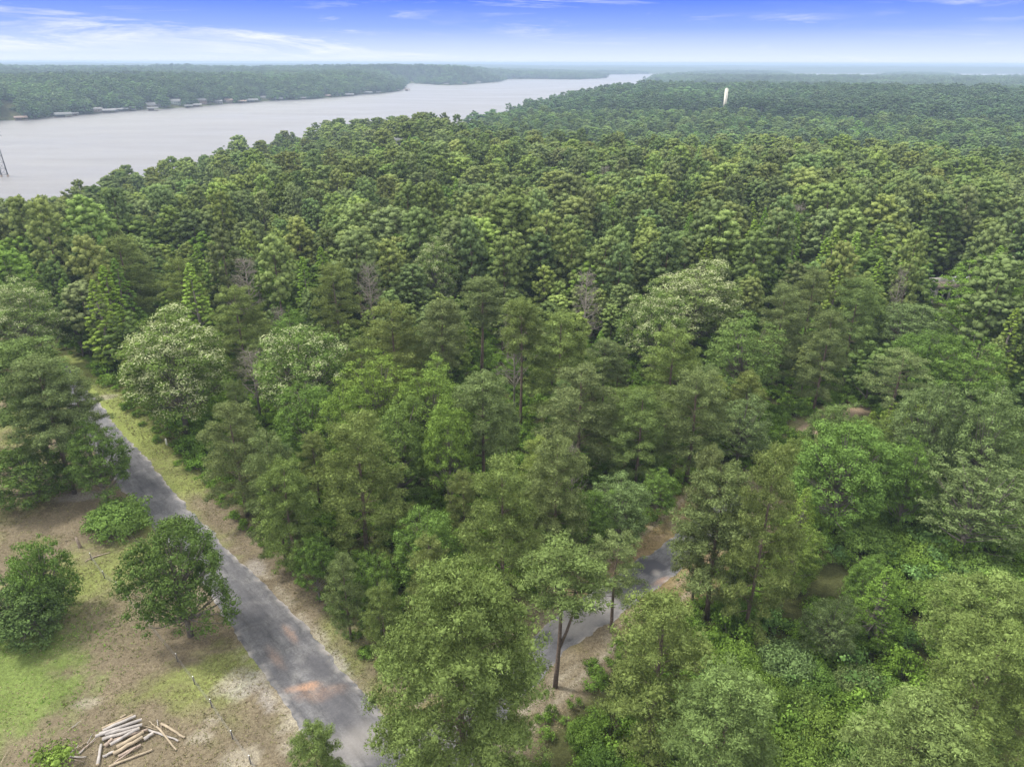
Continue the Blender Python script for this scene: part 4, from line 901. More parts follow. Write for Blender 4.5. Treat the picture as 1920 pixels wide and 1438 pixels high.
# lakeside houses and boathouses on the far shore
WALLS = dict(tan=(.20, .165, .14), white=(.15, .15, .145), brown=(.18, .13, .11), grey=(.17, .17, .175), green=(.20, .24, .22))
MW = {k: simple('wall_' + k, v, .8, .12, .6) for k, v in WALLS.items()}; MR = {k: simple('roof_' + k, v, .7, .15, .8) for k, v in dict(pale=(.105, .11, .115), dark=(.10, .10, .11), brown=(.17, .12, .10), grey=(.16, .16, .17)).items()}
M_GL = simple('dark_window', (.03, .035, .04), .2, .05); M_DK = simple('dock_wood', (.25, .21, .18), .85, .2)
def lake_house(px, py, wpx, wall, roof, lab, kind='house', storeys=1):
    p = P(px, py, WATER_Z); D = math.hypot(p[0], p[1]); dirv = p[:2] / D
    w_ = wpx * D / FPX; dpt = w_ * .6; back = (10 + dpt / 2) if kind == 'house' else -dpt * .3
    x, y = p[0] + dirv[0] * back, p[1] + dirv[1] * back
    zg = WATER_Z + (.6 if kind != 'house' else 1.6); rz = -math.atan2(dirv[0], dirv[1]) + random.uniform(-.25, .25)
    root = empty('house' if kind == 'house' else 'boathouse', (x, y, zg), rz); hh = 3.0 * storeys if kind == 'house' else 2.4
    if kind == 'house':
        b = MB(); b.box(-w_ / 2, w_ / 2, -dpt / 2, dpt / 2, -4, hh); wl_ = b.obj('wall', MW[wall], root)
        nwin = max(3, int(w_ / 2.8))
        for s_ in range(storeys):
            for j in range(nwin):
                cx = -w_ / 2 + w_ * (j + .5) / nwin; g_ = MB(); g_.box(cx - .55, cx + .55, -dpt / 2 - .06, -dpt / 2 - .01, s_ * 3 + .9, s_ * 3 + 2.3); g_.obj('window', M_GL, root)
        ro = MB(); ro.prism([(-w_ / 2 - .6, hh + .01), (w_ / 2 + .6, hh + .01), (w_ / 2 + .6, hh + .25), (0, hh + w_ * .16 + .5), (-w_ / 2 - .6, hh + .25)] if False else [(-dpt / 2 - .7, hh + .01), (dpt / 2 + .7, hh + .01), (dpt / 2 + .7, hh + .25), (0, hh + dpt * .34), (-dpt / 2 - .7, hh + .25)], -w_ / 2 - .6, w_ / 2 + .6)
        me = ro.mesh('roof', MR[roof]); me.transform(Matrix.Rotation(math.pi / 2, 4, 'Z')); link('roof', me, root)
        dk = MB(); dk.box(-w_ / 2, w_ / 2, -dpt / 2 - 3, -dpt / 2 - .1, -.2, 0); 
        for j in range(4): dk.box(-w_ / 2 + w_ * j / 3 - .1, -w_ / 2 + w_ * j / 3 + .1, -dpt / 2 - 3, -dpt / 2 - 2.8, -3, -.21)
        dk.obj('deck', M_DK, root)
    else:
        f = MB(); f.box(-w_ / 2, w_ / 2, -dpt / 2, dpt / 2, -.15, .1)
        for sx_ in (-1, 0, 1):
            for sy_ in (-1, 1): f.box(sx_ * w_ * .46 - .12, sx_ * w_ * .46 + .12, sy_ * dpt * .44 - .12, sy_ * dpt * .44 + .12, -2.5, -.16)
        f.obj('dock', M_DK, root)
        c = MB()
        for sx_ in (-1, 0, 1):
            for sy_ in (-1, 1): c.box(sx_ * w_ * .46 - .12, sx_ * w_ * .46 + .12, sy_ * dpt * .44 - .12, sy_ * dpt * .44 + .12, .101, hh)
        c.obj('posts', MW[wall], root)
        b = MB(); b.box(-w_ * .42, w_ * .1, -dpt * .1, dpt * .42, .102, hh - .1); b.obj('boat_room', MW[wall], root)
        ro = MB(); ro.prism([(-dpt / 2 - .6, hh + .01), (dpt / 2 + .6, hh + .01), (dpt / 2 + .6, hh + .2), (0, hh + dpt * .26), (-dpt / 2 - .6, hh + .2)], -w_ / 2 - .5, w_ / 2 + .5)
        me = ro.mesh('roof', MR[roof]); me.transform(Matrix.Rotation(math.pi / 2, 4, 'Z')); link('roof', me, root)
    houses_clear.append((x, y, w_ * .62)); tag(root, lab, 'house' if kind == 'house' else 'boathouse', 'houses on the far shore' if kind == 'house' else 'boathouses along the far shore')
for a in [(22, 219, 20, 'tan', 'pale', 'pale tan house near the far shore at the left edge'), (288, 205, 20, 'tan', 'grey', 'tan house above a dark boathouse on the far shore'), (328, 202, 20, 'green', 'pale', 'large pale roofed house on the far shore, biggest of all', 'house', 2), (379, 199, 15, 'brown', 'grey', 'brown gabled house on the far shore right of the largest', 'house', 2),
          (411, 197, 11, 'white', 'grey', 'white house with grey roof on the far shore'), (430, 195, 13, 'tan', 'brown', 'tan house with brown roof on the far shore'), (496, 189, 12, 'white', 'grey', 'white flat looking house on the far shore right of two white boathouses'), (250, 209, 8, 'grey', 'dark', 'small dark house half hidden by trees on the far shore'), (184, 213, 14, 'tan', 'grey', 'small tan house on the far shore by the dark dock')]:
    lake_house(*a)
for a in [(40, 226, 16, 'brown', 'brown', 'brown boathouse at the far left of the far shore'), (119, 220, 22, 'white', 'pale', 'long white boathouse with pale roof on the far shore'), (142, 218, 9, 'brown', 'dark', 'small dark boathouse right of the long white one'), (205, 212, 18, 'brown', 'grey', 'low grey roofed boathouse with wide dock'), (222, 210, 12, 'grey', 'grey', 'grey boathouse beside the pale one'), (234, 209, 13, 'white', 'pale', 'pale roofed boathouse left of centre on the far shore'),
          (287, 208, 15, 'brown', 'dark', 'dark boathouse in front of the tan house'), (355, 203, 12, 'white', 'pale', 'white boathouse right of the largest house'), (371, 201, 13, 'brown', 'grey', 'grey roofed boathouse in front of the brown house'), (455, 194, 13, 'brown', 'brown', 'reddish brown boathouse on the far shore'), (474, 192, 18, 'white', 'pale', 'wide white roofed boathouse on the far shore'), (523, 189, 12, 'white', 'pale', 'white roofed boathouse standing alone'), (569, 187, 9, 'brown', 'grey', 'tiny grey boathouse on the wooded far shore'), (613, 183, 13, 'brown', 'brown', 'brown boathouse left of the white lighthouse'), (656, 181, 14, 'brown', 'dark', 'dark boathouse right of the white lighthouse'),
          (690, 177, 14, 'white', 'pale', 'long pale boathouse near the wooded point'), (710, 176, 8, 'grey', 'grey', 'small grey boathouse next to the long pale one'), (764, 171, 8, 'brown', 'brown', 'brown boathouse off the tip of the wooded point'), (837, 160, 8, 'white', 'pale', 'white boathouse on the second far shore'), (870, 159, 8, 'brown', 'brown', 'brown boathouse on the second far shore'), (897, 157, 9, 'brown', 'grey', 'grey boathouse on the second far shore')]:
    lake_house(a[0], a[1], a[2], a[3], a[4], a[5], 'boathouse')
# white lighthouse folly
p = P(633, 181.5, WATER_Z); root = empty('lighthouse', (p[0], p[1], WATER_Z + .3)); s_ = math.hypot(p[0], p[1]) / FPX
for nm, pts_, rr_, m1 in (('tower', [(0, 0, -2), (0, 0, 5 * s_)], [1.5 * s_, 1.0 * s_], MW['white']), ('gallery', [(0, 0, 5 * s_ + .01), (0, 0, 5.5 * s_)], [1.5 * s_, 1.5 * s_], MW['white']), ('lantern', [(0, 0, 5.5 * s_ + .01), (0, 0, 6.6 * s_)], [.8 * s_, .8 * s_], M_GL), ('cap', [(0, 0, 6.6 * s_ + .01), (0, 0, 7.8 * s_)], [1.1 * s_, .1], MW['white'])):
    b = MB(); b.tube(pts_, rr_, 16); b.obj(nm, m1, root)
tag(root, 'small white ornamental lighthouse on the far shore', 'lighthouse'); houses_clear.append((p[0], p[1], 6))
# roofs showing in the woods
def wood_house(px, py, w_, wall, roof, lab, z=None):
    q = P(px, py, 3.5); 
    for _ in range(4):
        g_ = float(ground_h(q[0:1], q[1:2])[0]); q = P(px, py, g_ + 13.0)
    x, y = q[0], q[1]; root = empty('house', (x, y, g_), .3); b = MB(); b.box(-w_ / 2, w_ / 2, -4, 4, 0, 12); b.obj('wall', MW[wall], root)
    ro = MB(); ro.prism([(-4.6, 12.01), (4.6, 12.01), (4.6, 12.2), (0, 14), (-4.6, 12.2)], -w_ / 2 - .5, w_ / 2 + .5); me = ro.mesh('roof', MR[roof]); me.transform(Matrix.Rotation(math.pi / 2, 4, 'Z')); link('roof', me, root)
    g2 = MB(); 
    for j in range(3): g2.box(-w_ / 2 + w_ * (j + .5) / 3 - .6, -w_ / 2 + w_ * (j + .5) / 3 + .6, -4.06, -4.01, 9.5, 11)
    g2.obj('windows', M_GL, root); tag(root, lab, 'house'); TAKEN.append((x, y, w_ / 2, 12)); houses_clear.append((x, y, 5))
wood_house(745, 260, 7, 'white', 'pale', 'white roofed house showing among treetops near the lake')
# ruined white house in the wood
def ruin():
    root = empty('ruined_house', (house_xy[0], house_xy[1], 0), .25); W_, D_, Hh = 11.0, 7.0, 4.0
    mw = simple('peeling_white', (.40, .38, .35), .85, .35, 1.5); mi_ = simple('dark_inside', (.03, .027, .025), .9, .2); mrf = simple('sheet_roof', (.40, .42, .45), .45, .15, 1.2)
    b = MB()
    for x0, x1 in ((-5.5, -4.6), (-3.3, -2.9), (-1.5, -1.1), (.6, 1.2), (2.6, 3.0), (4.6, 5.5)): b.box(x0, x1, -D_ / 2, -D_ / 2 + .2, 0, Hh - .4)
    b.box(-5.5, 5.5, -D_ / 2 - .01, -D_ / 2 + .21, Hh - .39, Hh); b.box(-5.5, -5.3, -D_ / 2 + .22, D_ / 2, 0, Hh); b.box(5.3, 5.5, -D_ / 2 + .22, D_ / 2, 0, Hh); b.box(-5.29, 5.29, D_ / 2 - .2, D_ / 2, 0, Hh); b.obj('wall', mw, root)
    i_ = MB(); i_.box(-5.2, 5.2, -1.2, -1.1, 0, Hh - .5); i_.obj('inner_wall', mi_, root)  # near-black inner wall behind the open front
    d = MB(); d.box(-5.8, 2.0, -D_ / 2 - .3, 0, Hh + .01, Hh + .15); d.obj('sagging_roof', simple('rotten_boards', (.15, .12, .10), .9, .35, 2), root)
    c = MB(); c.add([(2.1, -3.9, Hh + .05), (6.2, -3.9, Hh + .05), (6.2, 1.6, Hh + .05), (2.1, 1.6, Hh + .05), (4.15, -1.1, Hh + 2.2)], [[0, 3, 2, 1]], [[0, 1, 4], [1, 2, 4], [2, 3, 4], [3, 0, 4]]); c.obj('hipped_roof', mrf, root)
    r_ = MB(); rr = np.random.default_rng(3)
    for _ in range(26):
        x, y = rr.uniform(-6, 6), rr.uniform(-7.5, -3.8); r_.box(-.9 * rr.uniform(.3, 1), .8, -.12, .12, 0, .1, rr.uniform(0, 3), (x, y, rr.uniform(.02, .8)))
    r_.obj('fallen_boards', simple('fallen_boards', (.45, .36, .32), .9, .4, 1.5), root); tag(root, 'ruined white house with open studs and a pale metal roof in the trees', 'house')
ruin()
# blue pickup parked in the dark opening
def pickup():
    p = P(166, 592); root = empty('pickup_truck', (p[0], p[1], .02), 2.5); blue = simple('blue_paint', (.10, .22, .42), .35, .05); rub = simple('tyre_rubber', (.02, .02, .02), .9, .1)
    b = MB(); b.prism([(-2.6, .45), (2.6, .45), (2.65, .8), (2.5, 1.05), (1.2, 1.12), (-2.6, 1.12)], -.95, .95); b.obj('body', blue, root)
    c = MB(); c.prism([(-.75, 1.13), (1.1, 1.13), (.55, 1.72), (-.6, 1.76)], -.82, .82); c.obj('cab', blue, root)
    g_ = MB(); g_.prism([(-.55, 1.2), (.85, 1.2), (.45, 1.62), (-.5, 1.65)], -.835, .835); g_.obj('side_window', M_GL, root)
    for x in (-1.65, 1.6):
        for y in (-.86, .86): w_ = MB(); w_.tube([(x, y - .12, .37), (x, y + .12, .37)], .37, 16); w_.obj('wheel', rub, root)
    tag(root, 'blue pickup parked under the trees at the far end of the road', 'pickup truck')
pickup()
def not_houses(x, y):
    ok = np.ones(len(x), bool)
    for hx, hy, hr in houses_clear:
        d = np.array([hx, hy]); L_ = np.linalg.norm(d); u = d / L_
        along = x * u[0] + y * u[1] - L_; side = np.abs(-x * u[1] + y * u[0])
        ok &= ~((side < hr) & (along < hr * .8) & (along > -95))
    return ok
def noncollide(x, y, f=.85):
    ok = np.ones(len(x), bool)
    for tx, ty, tr, th in TAKEN: ok &= np.hypot(x - tx, y - ty) > (tr * f + 1.9)
    return ok
def mixture(x, y, r):
    """0 pine, 1 broadleaf, 2 gum, 3 bloom by place"""
    n = fbm(x / 70, y / 70, 111, 3); u = r.random(len(x)); azd = np.degrees(np.arctan2(x, y)); rr = np.hypot(x, y)
    pine = .62 - .22 * sstep(180, 420, rr) + (n - .5) * 1.5 + np.where((azd > 20) & (rr < 140), -.3, 0)
    k = np.where(u < pine, 0, 1); v = r.random(len(x))
    k = np.where((k == 1) & (v < np.where((azd > 10) & (azd < 24) & (rr > 210) & (rr < 330), .6, .22)), 2, k); k = np.where((k == 1) & (v > .94), 3, k)
    return k
def tint_for(k, r):
    if k == 0: b = random.choice([(1, 1, 1), (1.06, 1.06, .88), (.94, 1.02, .96), (.82, .88, .85), (1.0, 1.04, .85), (1.18, 1.16, .95), (1.18, 1.22, .9), (.78, .84, .8)])
    elif k == 1: b = random.choice([(.95, 1.05, .9), (.86, .92, .82), (1.1, 1.15, 1.05), (.92, 1.0, 1.0), (1.2, 1.25, .85), (.78, .86, .72), (1.02, 1.15, .7), (1.3, 1.35, .9), (1.25, 1.2, .95), (1.15, 1.35, .75)])
    elif k == 2: b = random.choice([(1.25, 1.4, .75), (1.1, 1.3, .8), (1.35, 1.45, .85)])
    else: b = (1.15, 1.15, 1.0)
    s_ = random.uniform(.80, 1.32); b = tuple(c * s_ for c in b)
    return jt(b, .06)
rf = np.random.default_rng(77)
gx, gy = jgrid(44, 330, 5.9, 43, 5)
ok = allowed(gx, gy) & noncollide(gx, gy); sdn = lake_sd(gx, gy); ok &= sdn > 6
gx, gy = gx[ok], gy[ok]; gz = np.where(np.hypot(gx, gy) < 165, 0, ground_h(gx, gy))
pp = pix(np.stack([gx, gy, gz + 14], 1)); vis = (pp[:, 0] > -110) & (pp[:, 0] < 2030) & (pp[:, 1] < 1560)
gx, gy, gz = gx[vis], gy[vis], gz[vis]; kinds = mixture(gx, gy, rf); dd = np.hypot(gx, gy)
order = np.argsort(dd); cnt = {0: 0, 1: 0}
n_h = sum(1 for q in HAND if q[0].startswith('pine')); LIM = {0: 298 - n_h, 1: 296 - (len(HAND) - n_h)}
near_left = []       # leftovers become part of the forest mass
AUTO = []
adj = {0: ['olive', 'green', 'dark green', 'pale green']}
for i in order:
    k = int(kinds[i]); kk = 0 if k == 0 else 1
    hn = fbm(np.array([gx[i] / 25]), np.array([gy[i] / 25]), 140, 2)[0]
    h = (13.5 + 8 * hn + random.uniform(-4, 4.5)) if k == 0 else (9.5 + 6 * hn + random.uniform(-2.5, 3))
    if k == 2: h += 2
    if dd[i] < 135: h = min(h, 12.5 if k == 0 else 10) * random.uniform(.75, 1)
    ti = tint_for(k, rf); w_ = h * random.uniform(.30, .54) if k == 0 else (h * random.uniform(.48, .72) if k in (1, 3) else h * random.uniform(.34, .45))
    if k == 1 and random.random() < .28: w_ *= 1.35; h *= 1.08
    w_ = max(w_, 4.2)
    if cnt[kk] >= LIM[kk]:
        near_left.append((gx[i], gy[i], gz[i], h, w_, k, ti)); continue
    cnt[kk] += 1
    key = random.choice(['pine_full_a', 'pine_full_b', 'pine_full_c', 'pine_mid_a', 'pine_mid_b', 'pine_full_c']) if k == 0 else random.choice(['oak_a', 'oak_b', 'oak_tall', 'oak_c']) if k == 1 else random.choice(['gum_a', 'gum_b']) if k == 2 else random.choice(['bloom_a', 'bloom_b'])
    if dd[i] > 112: key = random.choice(['far_pine_a', 'far_pine_b', 'far_pine_c', 'far_pine_d', 'far_pine_c']) if k == 0 else random.choice(['far_oak_a', 'far_oak_b', 'far_oak_c']) if k == 1 else 'far_gum' if k == 2 else 'far_bloom'
    name = 'pine_tree' if k == 0 else 'flowering_tree' if k == 3 else 'broadleaf_tree'
    o = plant(key, gx[i], gy[i], gz[i], h, w_, ti, name, name.replace('_', ' '))
    q = pix([gx[i], gy[i], gz[i] + h * .8])[0]
    AUTO.append((o, k, q[0], q[1], ti, h))
# labels: look + place by the nearest thing one can find
LM = [(872, 1200, 'the very large junction pine'), (1240, 1230, 'the dense round topped pine'), (1345, 960, 'the pine by the dark asphalt patch'), (1590, 850, 'the vine covered oak'), (1845, 920, 'the leaning oak'), (1668, 1110, 'the bright young thicket tree'),
      (1312, 550, 'the large cream flowering tree'), (312, 680, 'the huge flowering tree by the verge'), (555, 680, 'the second flowering tree'), (740, 740, 'the light green broadleaf group'), (458, 520, 'the reddish dead tree'), (662, 870, 'the large olive wood edge pine'),
      (965, 700, 'the two bare trunks'), (1762, 540, 'the ruined white house'), (1560, 790, 'the dirt track'), (1405, 650, 'the large smooth grey green tree'), (197, 860, 'the farther lawn oak'), (815, 480, 'the small cream crowned tree'), (1060, 450, 'the lone bright crown'),
      (1465, 420, 'the bright green pair'), (170, 600, 'the dark opening at the road end'), (1110, 340, 'the broad yellow green crown'), (840, 370, 'the vivid far crown'), (700, 430, 'the far dead treetop'), (1650, 420, 'the wood above the ruined house'), (300, 400, 'the left lakeside wood'), (500, 400, 'the wood left of centre'), (1100, 540, 'the dead pine with pinkish twigs')]
ORD = ['nearest', 'second nearest', 'third nearest', 'fourth nearest', 'fifth nearest', 'sixth nearest', 'seventh nearest', 'eighth nearest', 'ninth nearest', 'tenth nearest', 'eleventh nearest', 'twelfth nearest', 'thirteenth nearest', 'fourteenth nearest', 'fifteenth nearest', 'sixteenth nearest']
groups = {}
for rec in AUTO:
    o, k, x, y, ti, h = rec
    j = min(range(len(LM)), key=lambda q: (LM[q][0] - x) ** 2 + ((LM[q][1] - y) * 1.3) ** 2)
    dx, dy = x - LM[j][0], y - LM[j][1]
    side = ('left of' if dx < 0 else 'right of') if abs(dx) > abs(dy) else ('behind' if dy < 0 else 'in front of')
    lum = ti[0] * .3 + ti[1] * .6 + ti[2] * .1
    colr = 'dark green' if lum < .88 else ('olive' if ti[0] > ti[1] * .99 else 'green') if lum < 1.08 else ('yellow green' if ti[2] < ti[1] * .68 else 'pale green')
    kn = {0: 'pine', 1: 'broadleaf tree', 2: 'pointed broadleaf tree', 3: 'cream flowering tree'}[k]
    groups.setdefault((j, side, colr, kn), []).append((dx * dx + dy * dy, id(o), o))
for (j, side, colr, kn), lst in groups.items():
    lst.sort()
    for n_, (_, _, o) in enumerate(lst):
        o['label'] = (f"{colr} {kn} {side} {LM[j][2]}" if len(lst) == 1 else f"{colr} {kn}, {ORD[min(n_, 15)]} {side} {LM[j][2]}")
        o['group'] = 'pines of the near wood' if kn == 'pine' else 'broadleaf trees of the near wood'

# ------------------------------------------------------------------ forest mass (nobody could count it)
def proto_coll(name, meshes):
    c = bpy.data.collections.new(name)
    for i, me in enumerate(meshes):
        o = bpy.data.objects.new(f'{name}_form_{chr(97 + i)}', me); c.objects.link(o)
    return c
def scatter(name, coll, pts, idx, rot, scl, tint, label, cat):
    me = bpy.data.meshes.new(name); me.vertices.add(len(pts)); me.vertices.foreach_set('co', np.asarray(pts, np.float32).ravel())
    for nm, ty, arr, fld in (('idx', 'INT', np.asarray(idx, np.int32), 'value'), ('rot', 'FLOAT', np.asarray(rot, np.float32), 'value'), ('scl', 'FLOAT_VECTOR', np.asarray(scl, np.float32).ravel(), 'vector'), ('tint', 'FLOAT_COLOR', np.concatenate([np.asarray(tint, np.float32), np.ones((len(pts), 1), np.float32)], 1).ravel(), 'color')):
        a = me.attributes.new(nm, ty, 'POINT'); a.data.foreach_set(fld, arr)
    me.update()
    o = link(name, me); tag(o, label, cat, kind='stuff')
    ng = bpy.data.node_groups.new(name + '_nodes', 'GeometryNodeTree')
    ng.interface.new_socket('Geometry', in_out='INPUT', socket_type='NodeSocketGeometry'); ng.interface.new_socket('Geometry', in_out='OUTPUT', socket_type='NodeSocketGeometry')
    gi = N(ng, 'NodeGroupInput'); go = N(ng, 'NodeGroupOutput'); iop = N(ng, 'GeometryNodeInstanceOnPoints'); ci = N(ng, 'GeometryNodeCollectionInfo')
    ci.inputs['Collection'].default_value = coll; ci.inputs['Separate Children'].default_value = True; ci.inputs['Reset Children'].default_value = True
    def at(nm, ty): 
        n_ = N(ng, 'GeometryNodeInputNamedAttribute', data_type=ty); n_.inputs['Name'].default_value = nm; return n_.outputs[0]
    cx = N(ng, 'ShaderNodeCombineXYZ'); L(ng, at('rot', 'FLOAT'), cx.inputs[2])
    L(ng, gi.outputs[0], iop.inputs['Points']); L(ng, ci.outputs[0], iop.inputs['Instance']); iop.inputs['Pick Instance'].default_value = True
    L(ng, at('idx', 'INT'), iop.inputs['Instance Index']); L(ng, cx.outputs[0], iop.inputs['Rotation']); L(ng, at('scl', 'FLOAT_VECTOR'), iop.inputs['Scale'])
    L(ng, iop.outputs[0], go.inputs[0])
    md = o.modifiers.new('scatter', 'NODES'); md.node_group = ng
    return o
fm1 = proto_coll('woodland', [whole_mesh('pm' + str(i), pine_form(40 + i, .2 + .1 * i, 4.0, .4 if i % 2 else .6, 0, 1), M_PINE, M_BARK) for i in range(4)] +
                 [whole_mesh('om' + str(i), broad_form(50 + i, 'dome' if i < 3 else 'cone', 4.4 if i < 3 else 3.2, 14, .15, .7 if i == 2 else 0, 1), M_LEAF, M_OAKB) for i in range(4)])
def tree_params(x, y, z, k, r):
    n = len(x); hn = fbm(x / 40, y / 40, 141, 2)
    h = np.where(k == 0, 13 + 7 * hn + r.uniform(-4, 6, n), 9 + 7 * hn + r.uniform(-3, 3.5, n)) + (k == 2) * 1.5
    w_ = np.where(k == 0, h * r.uniform(.32, .62, n), np.where(k == 2, h * .4, h * r.uniform(.5, .95, n)))
    big = (k == 1) & (r.random(n) < .28); w_ = np.where(big, w_ * 1.35, w_); h = np.where(big, h * 1.08, h)
    return h, w_
pts, idx, rot, scl, tin = [], [], [], [], []
def push(x, y, z, h, w_, k, ti, r):
    i = {0: int(r.integers(0, 4)), 1: 4 + int(r.integers(0, 2)), 3: 6, 2: 7}[k]
    pts.append((x, y, z)); idx.append(i); rot.append(r.uniform(0, 6.28)); hr = 18 if k == 0 else 14; rr_ = 4.1 if k == 0 else (4.7 if k != 2 else 3.3)
    scl.append((w_ / 2 / rr_, w_ / 2 / rr_, h / hr)); tin.append(ti)
for (x, y, z, h, w_, k, ti) in near_left: push(x, y, z, h, w_, k, ti, rf)
gx, gy = jgrid(330, 760, 6.9, 42, 6)
sdn = lake_sd(gx, gy); ok = (sdn > 4) & not_houses(gx, gy); gx, gy = gx[ok], gy[ok]; gz = ground_h(gx, gy); k = mixture(gx, gy, rf); h, w_ = tree_params(gx, gy, gz, k, rf)
for i in range(len(gx)): push(gx[i], gy[i], gz[i], h[i], max(w_[i], 4.8), int(k[i]), tuple(c_ * m_ for c_, m_ in zip(tint_for(int(k[i]), rf), (.86, .96, 1.12) if np.hypot(gx[i], gy[i]) > 450 and gx[i] > -30 else (1, 1, 1))), rf)  # darker, bluer tint beyond the crest paints a haze step into the crowns
n_mid = len(pts)
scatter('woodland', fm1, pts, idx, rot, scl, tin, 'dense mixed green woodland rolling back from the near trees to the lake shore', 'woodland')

fm2 = proto_coll('distant_forest', [whole_mesh('pf' + str(i), pine_form(60 + i, .3, 4.2, .4, 0, 2), M_PINE, M_BARK) for i in range(3)] +
                 [whole_mesh('of' + str(i), broad_form(70 + i, 'dome', 4.8, 14, .1, .6 if i == 2 else 0, 2), M_LEAF, M_OAKB) for i in range(3)])
P_, I_, Ro, S_, T_ = [], [], [], [], []
for (r0, r1, sp, gs, sd_) in ((760, 1700, 8.0, 1.0, 7), (1700, 3000, 11.0, 1.25, 8), (3000, FOREST_END, 17.0, 1.7, 9)):
    gx, gy = jgrid(r0, r1, sp, 39.5, sd_)
    sdn = lake_sd(gx, gy); ok = (sdn > 5) & not_houses(gx, gy); gx, gy = gx[ok], gy[ok]; gz = ground_h(gx, gy)
    u = rf.random(len(gx)); n_ = fbm(gx / 120, gy / 120, 112, 3)
    h_skip = rf.random(len(gx)) < .10
    k = np.where(u < .45 + (n_ - .5) * 1.6, 0, np.where(u > .985, 3, 1)); h, w_ = tree_params(gx, gy, gz, k, rf)
    # trees drop where the slope falls to the shore; crowns widen as the spacing does
    ii = np.where(k == 0, rf.integers(0, 3, len(gx)), np.where(k == 3, 5, 3 + rf.integers(0, 2, len(gx))))
    ww = np.maximum(w_ * 1.1, 6.0) * rf.uniform(.75, 1.4, len(gx)) * gs / np.where(k == 0, 8.8, 10.4)
    patch = fbm(gx / 260, gy / 260, 150, 3)[:, None]
    P_.append(np.stack([gx, gy, gz], 1)); I_.append(ii); Ro.append(rf.uniform(0, 6.28, len(gx))); S_.append(np.stack([ww, ww, h / np.where(k == 0, 18, 14)], 1))
    base = np.where((k == 0)[:, None], [.62, .74, .86], [.72, .86, .90]) * rf.uniform(.72, 1.28, (len(gx), 1)) * rf.uniform(.94, 1.06, (len(gx), 3)) * (.45 + 1.1 * patch)  # blue of distance haze mixed into the far crown tints
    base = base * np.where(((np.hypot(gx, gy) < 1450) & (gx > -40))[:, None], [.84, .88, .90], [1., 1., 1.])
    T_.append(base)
P_ = np.concatenate(P_); print('TREES', cnt, len(near_left), n_mid, len(P_))
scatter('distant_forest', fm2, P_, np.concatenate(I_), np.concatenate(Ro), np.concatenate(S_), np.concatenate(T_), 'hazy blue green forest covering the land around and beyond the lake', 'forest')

# ------------------------------------------------------------------ undergrowth and vine thicket
fm3 = proto_coll('undergrowth', [whole_mesh('ug' + str(i), bush_form(80 + i, 1.6, 1.6 + .4 * i, 0), M_LEAF, M_OAKB) for i in range(5)])
gx, gy = jgrid(36, 175, 1.9, 43, 11)
ok = allowed(gx, gy, -1.2, False); gx, gy = gx[ok], gy[ok]; pq = pix(np.stack([gx, gy, gx * 0], 1)); v = (pq[:, 0] > -120) & (pq[:, 0] < 2040) & (pq[:, 1] < 1600); gx, gy = gx[v], gy[v]
bare = [tuple(P(*q)[:2]) for q in [(1450, 1160), (1560, 1110), (1600, 1065), (1560, 1050), (1500, 1090), (1430, 1150)]]
bare2 = [tuple(P(*q)[:2]) for q in [(1700, 1210), (1790, 1170), (1800, 1140), (1730, 1150), (1700, 1180)]]
keep = ~inside(gx, gy, bare) & ~inside(gx, gy, bare2) & ~inside(gx, gy, open_polys[7]) & (fbm(gx / 5, gy / 5, 160, 2) > .26); gx, gy = gx[keep], gy[keep]
n = len(gx); inthicket = inside(gx, gy, open_polys[1]); lush = fbm(gx / 12, gy / 12, 161, 3)
s = rf.uniform(.55, 1.05, n) + inthicket * rf.uniform(.0, .6, n) * (lush > .5)
edge = np.minimum(seg_dist(gx, gy, ROAD1[::8]), seg_dist(gx, gy, ROAD2[::8])); s = s * np.where(edge < 8, .7, 1)
tt = np.stack([.95 + .5 * (lush - .4), 1.15 + .6 * (lush - .4), .7 + 0 * lush], 1) * rf.uniform(.75, 1.2, (n, 1))
tt[inthicket & (rf.random(n) < .2)] *= [.85, .9, 1.5]
scatter('undergrowth', fm3, np.stack([gx, gy, gx * 0 - .05], 1), rf.integers(0, 5, n), rf.uniform(0, 6.28, n), np.stack([s, s, s * rf.uniform(.7, 1.25, n)], 1), tt, 'dense leafy undergrowth and vines on the forest floor and in the thicket', 'undergrowth')
# mounds of vine in the thicket and named bushes
MOUNDS = [(1395, 1195, 90, 4.5, 'bright'), (1450, 1260, 95, 4.8, 'bright'), (1420, 1330, 80, 3.6, 'yellow'), (1510, 1290, 90, 4.0, 'green'), (1560, 1330, 110, 4.6, 'bright'), (1500, 1385, 120, 4.5, 'yellow'), (1610, 1385, 100, 3.6, 'green'), (1480, 1200, 110, 4.2, 'grey'), (1540, 1240, 80, 3.2, 'green'), (1620, 1250, 90, 3.4, 'grey'), (1690, 1285, 90, 3.2, 'green'), (1760, 1280, 80, 3.0, 'green'), (1820, 960, 110, 3.4, 'green'), (1720, 1000, 110, 3.4, 'bright'), (1640, 980, 110, 3.6, 'green'), (1860, 1040, 110, 3.4, 'green'), (1760, 1090, 100, 3.4, 'green'), (1575, 940, 90, 3.4, 'bright'), (1320, 1180, 60, 2.8, 'green'), (1390, 1120, 80, 3.4, 'green'), (1560, 1440, 120, 3.4, 'bright'), (1100, 1340, 70, 3.6, 'bright'), (1130, 1400, 90, 3.4, 'green')]
LOOK = dict(bright='bright green', yellow='yellow green', green='dark green', grey='grey green')
byn = {}
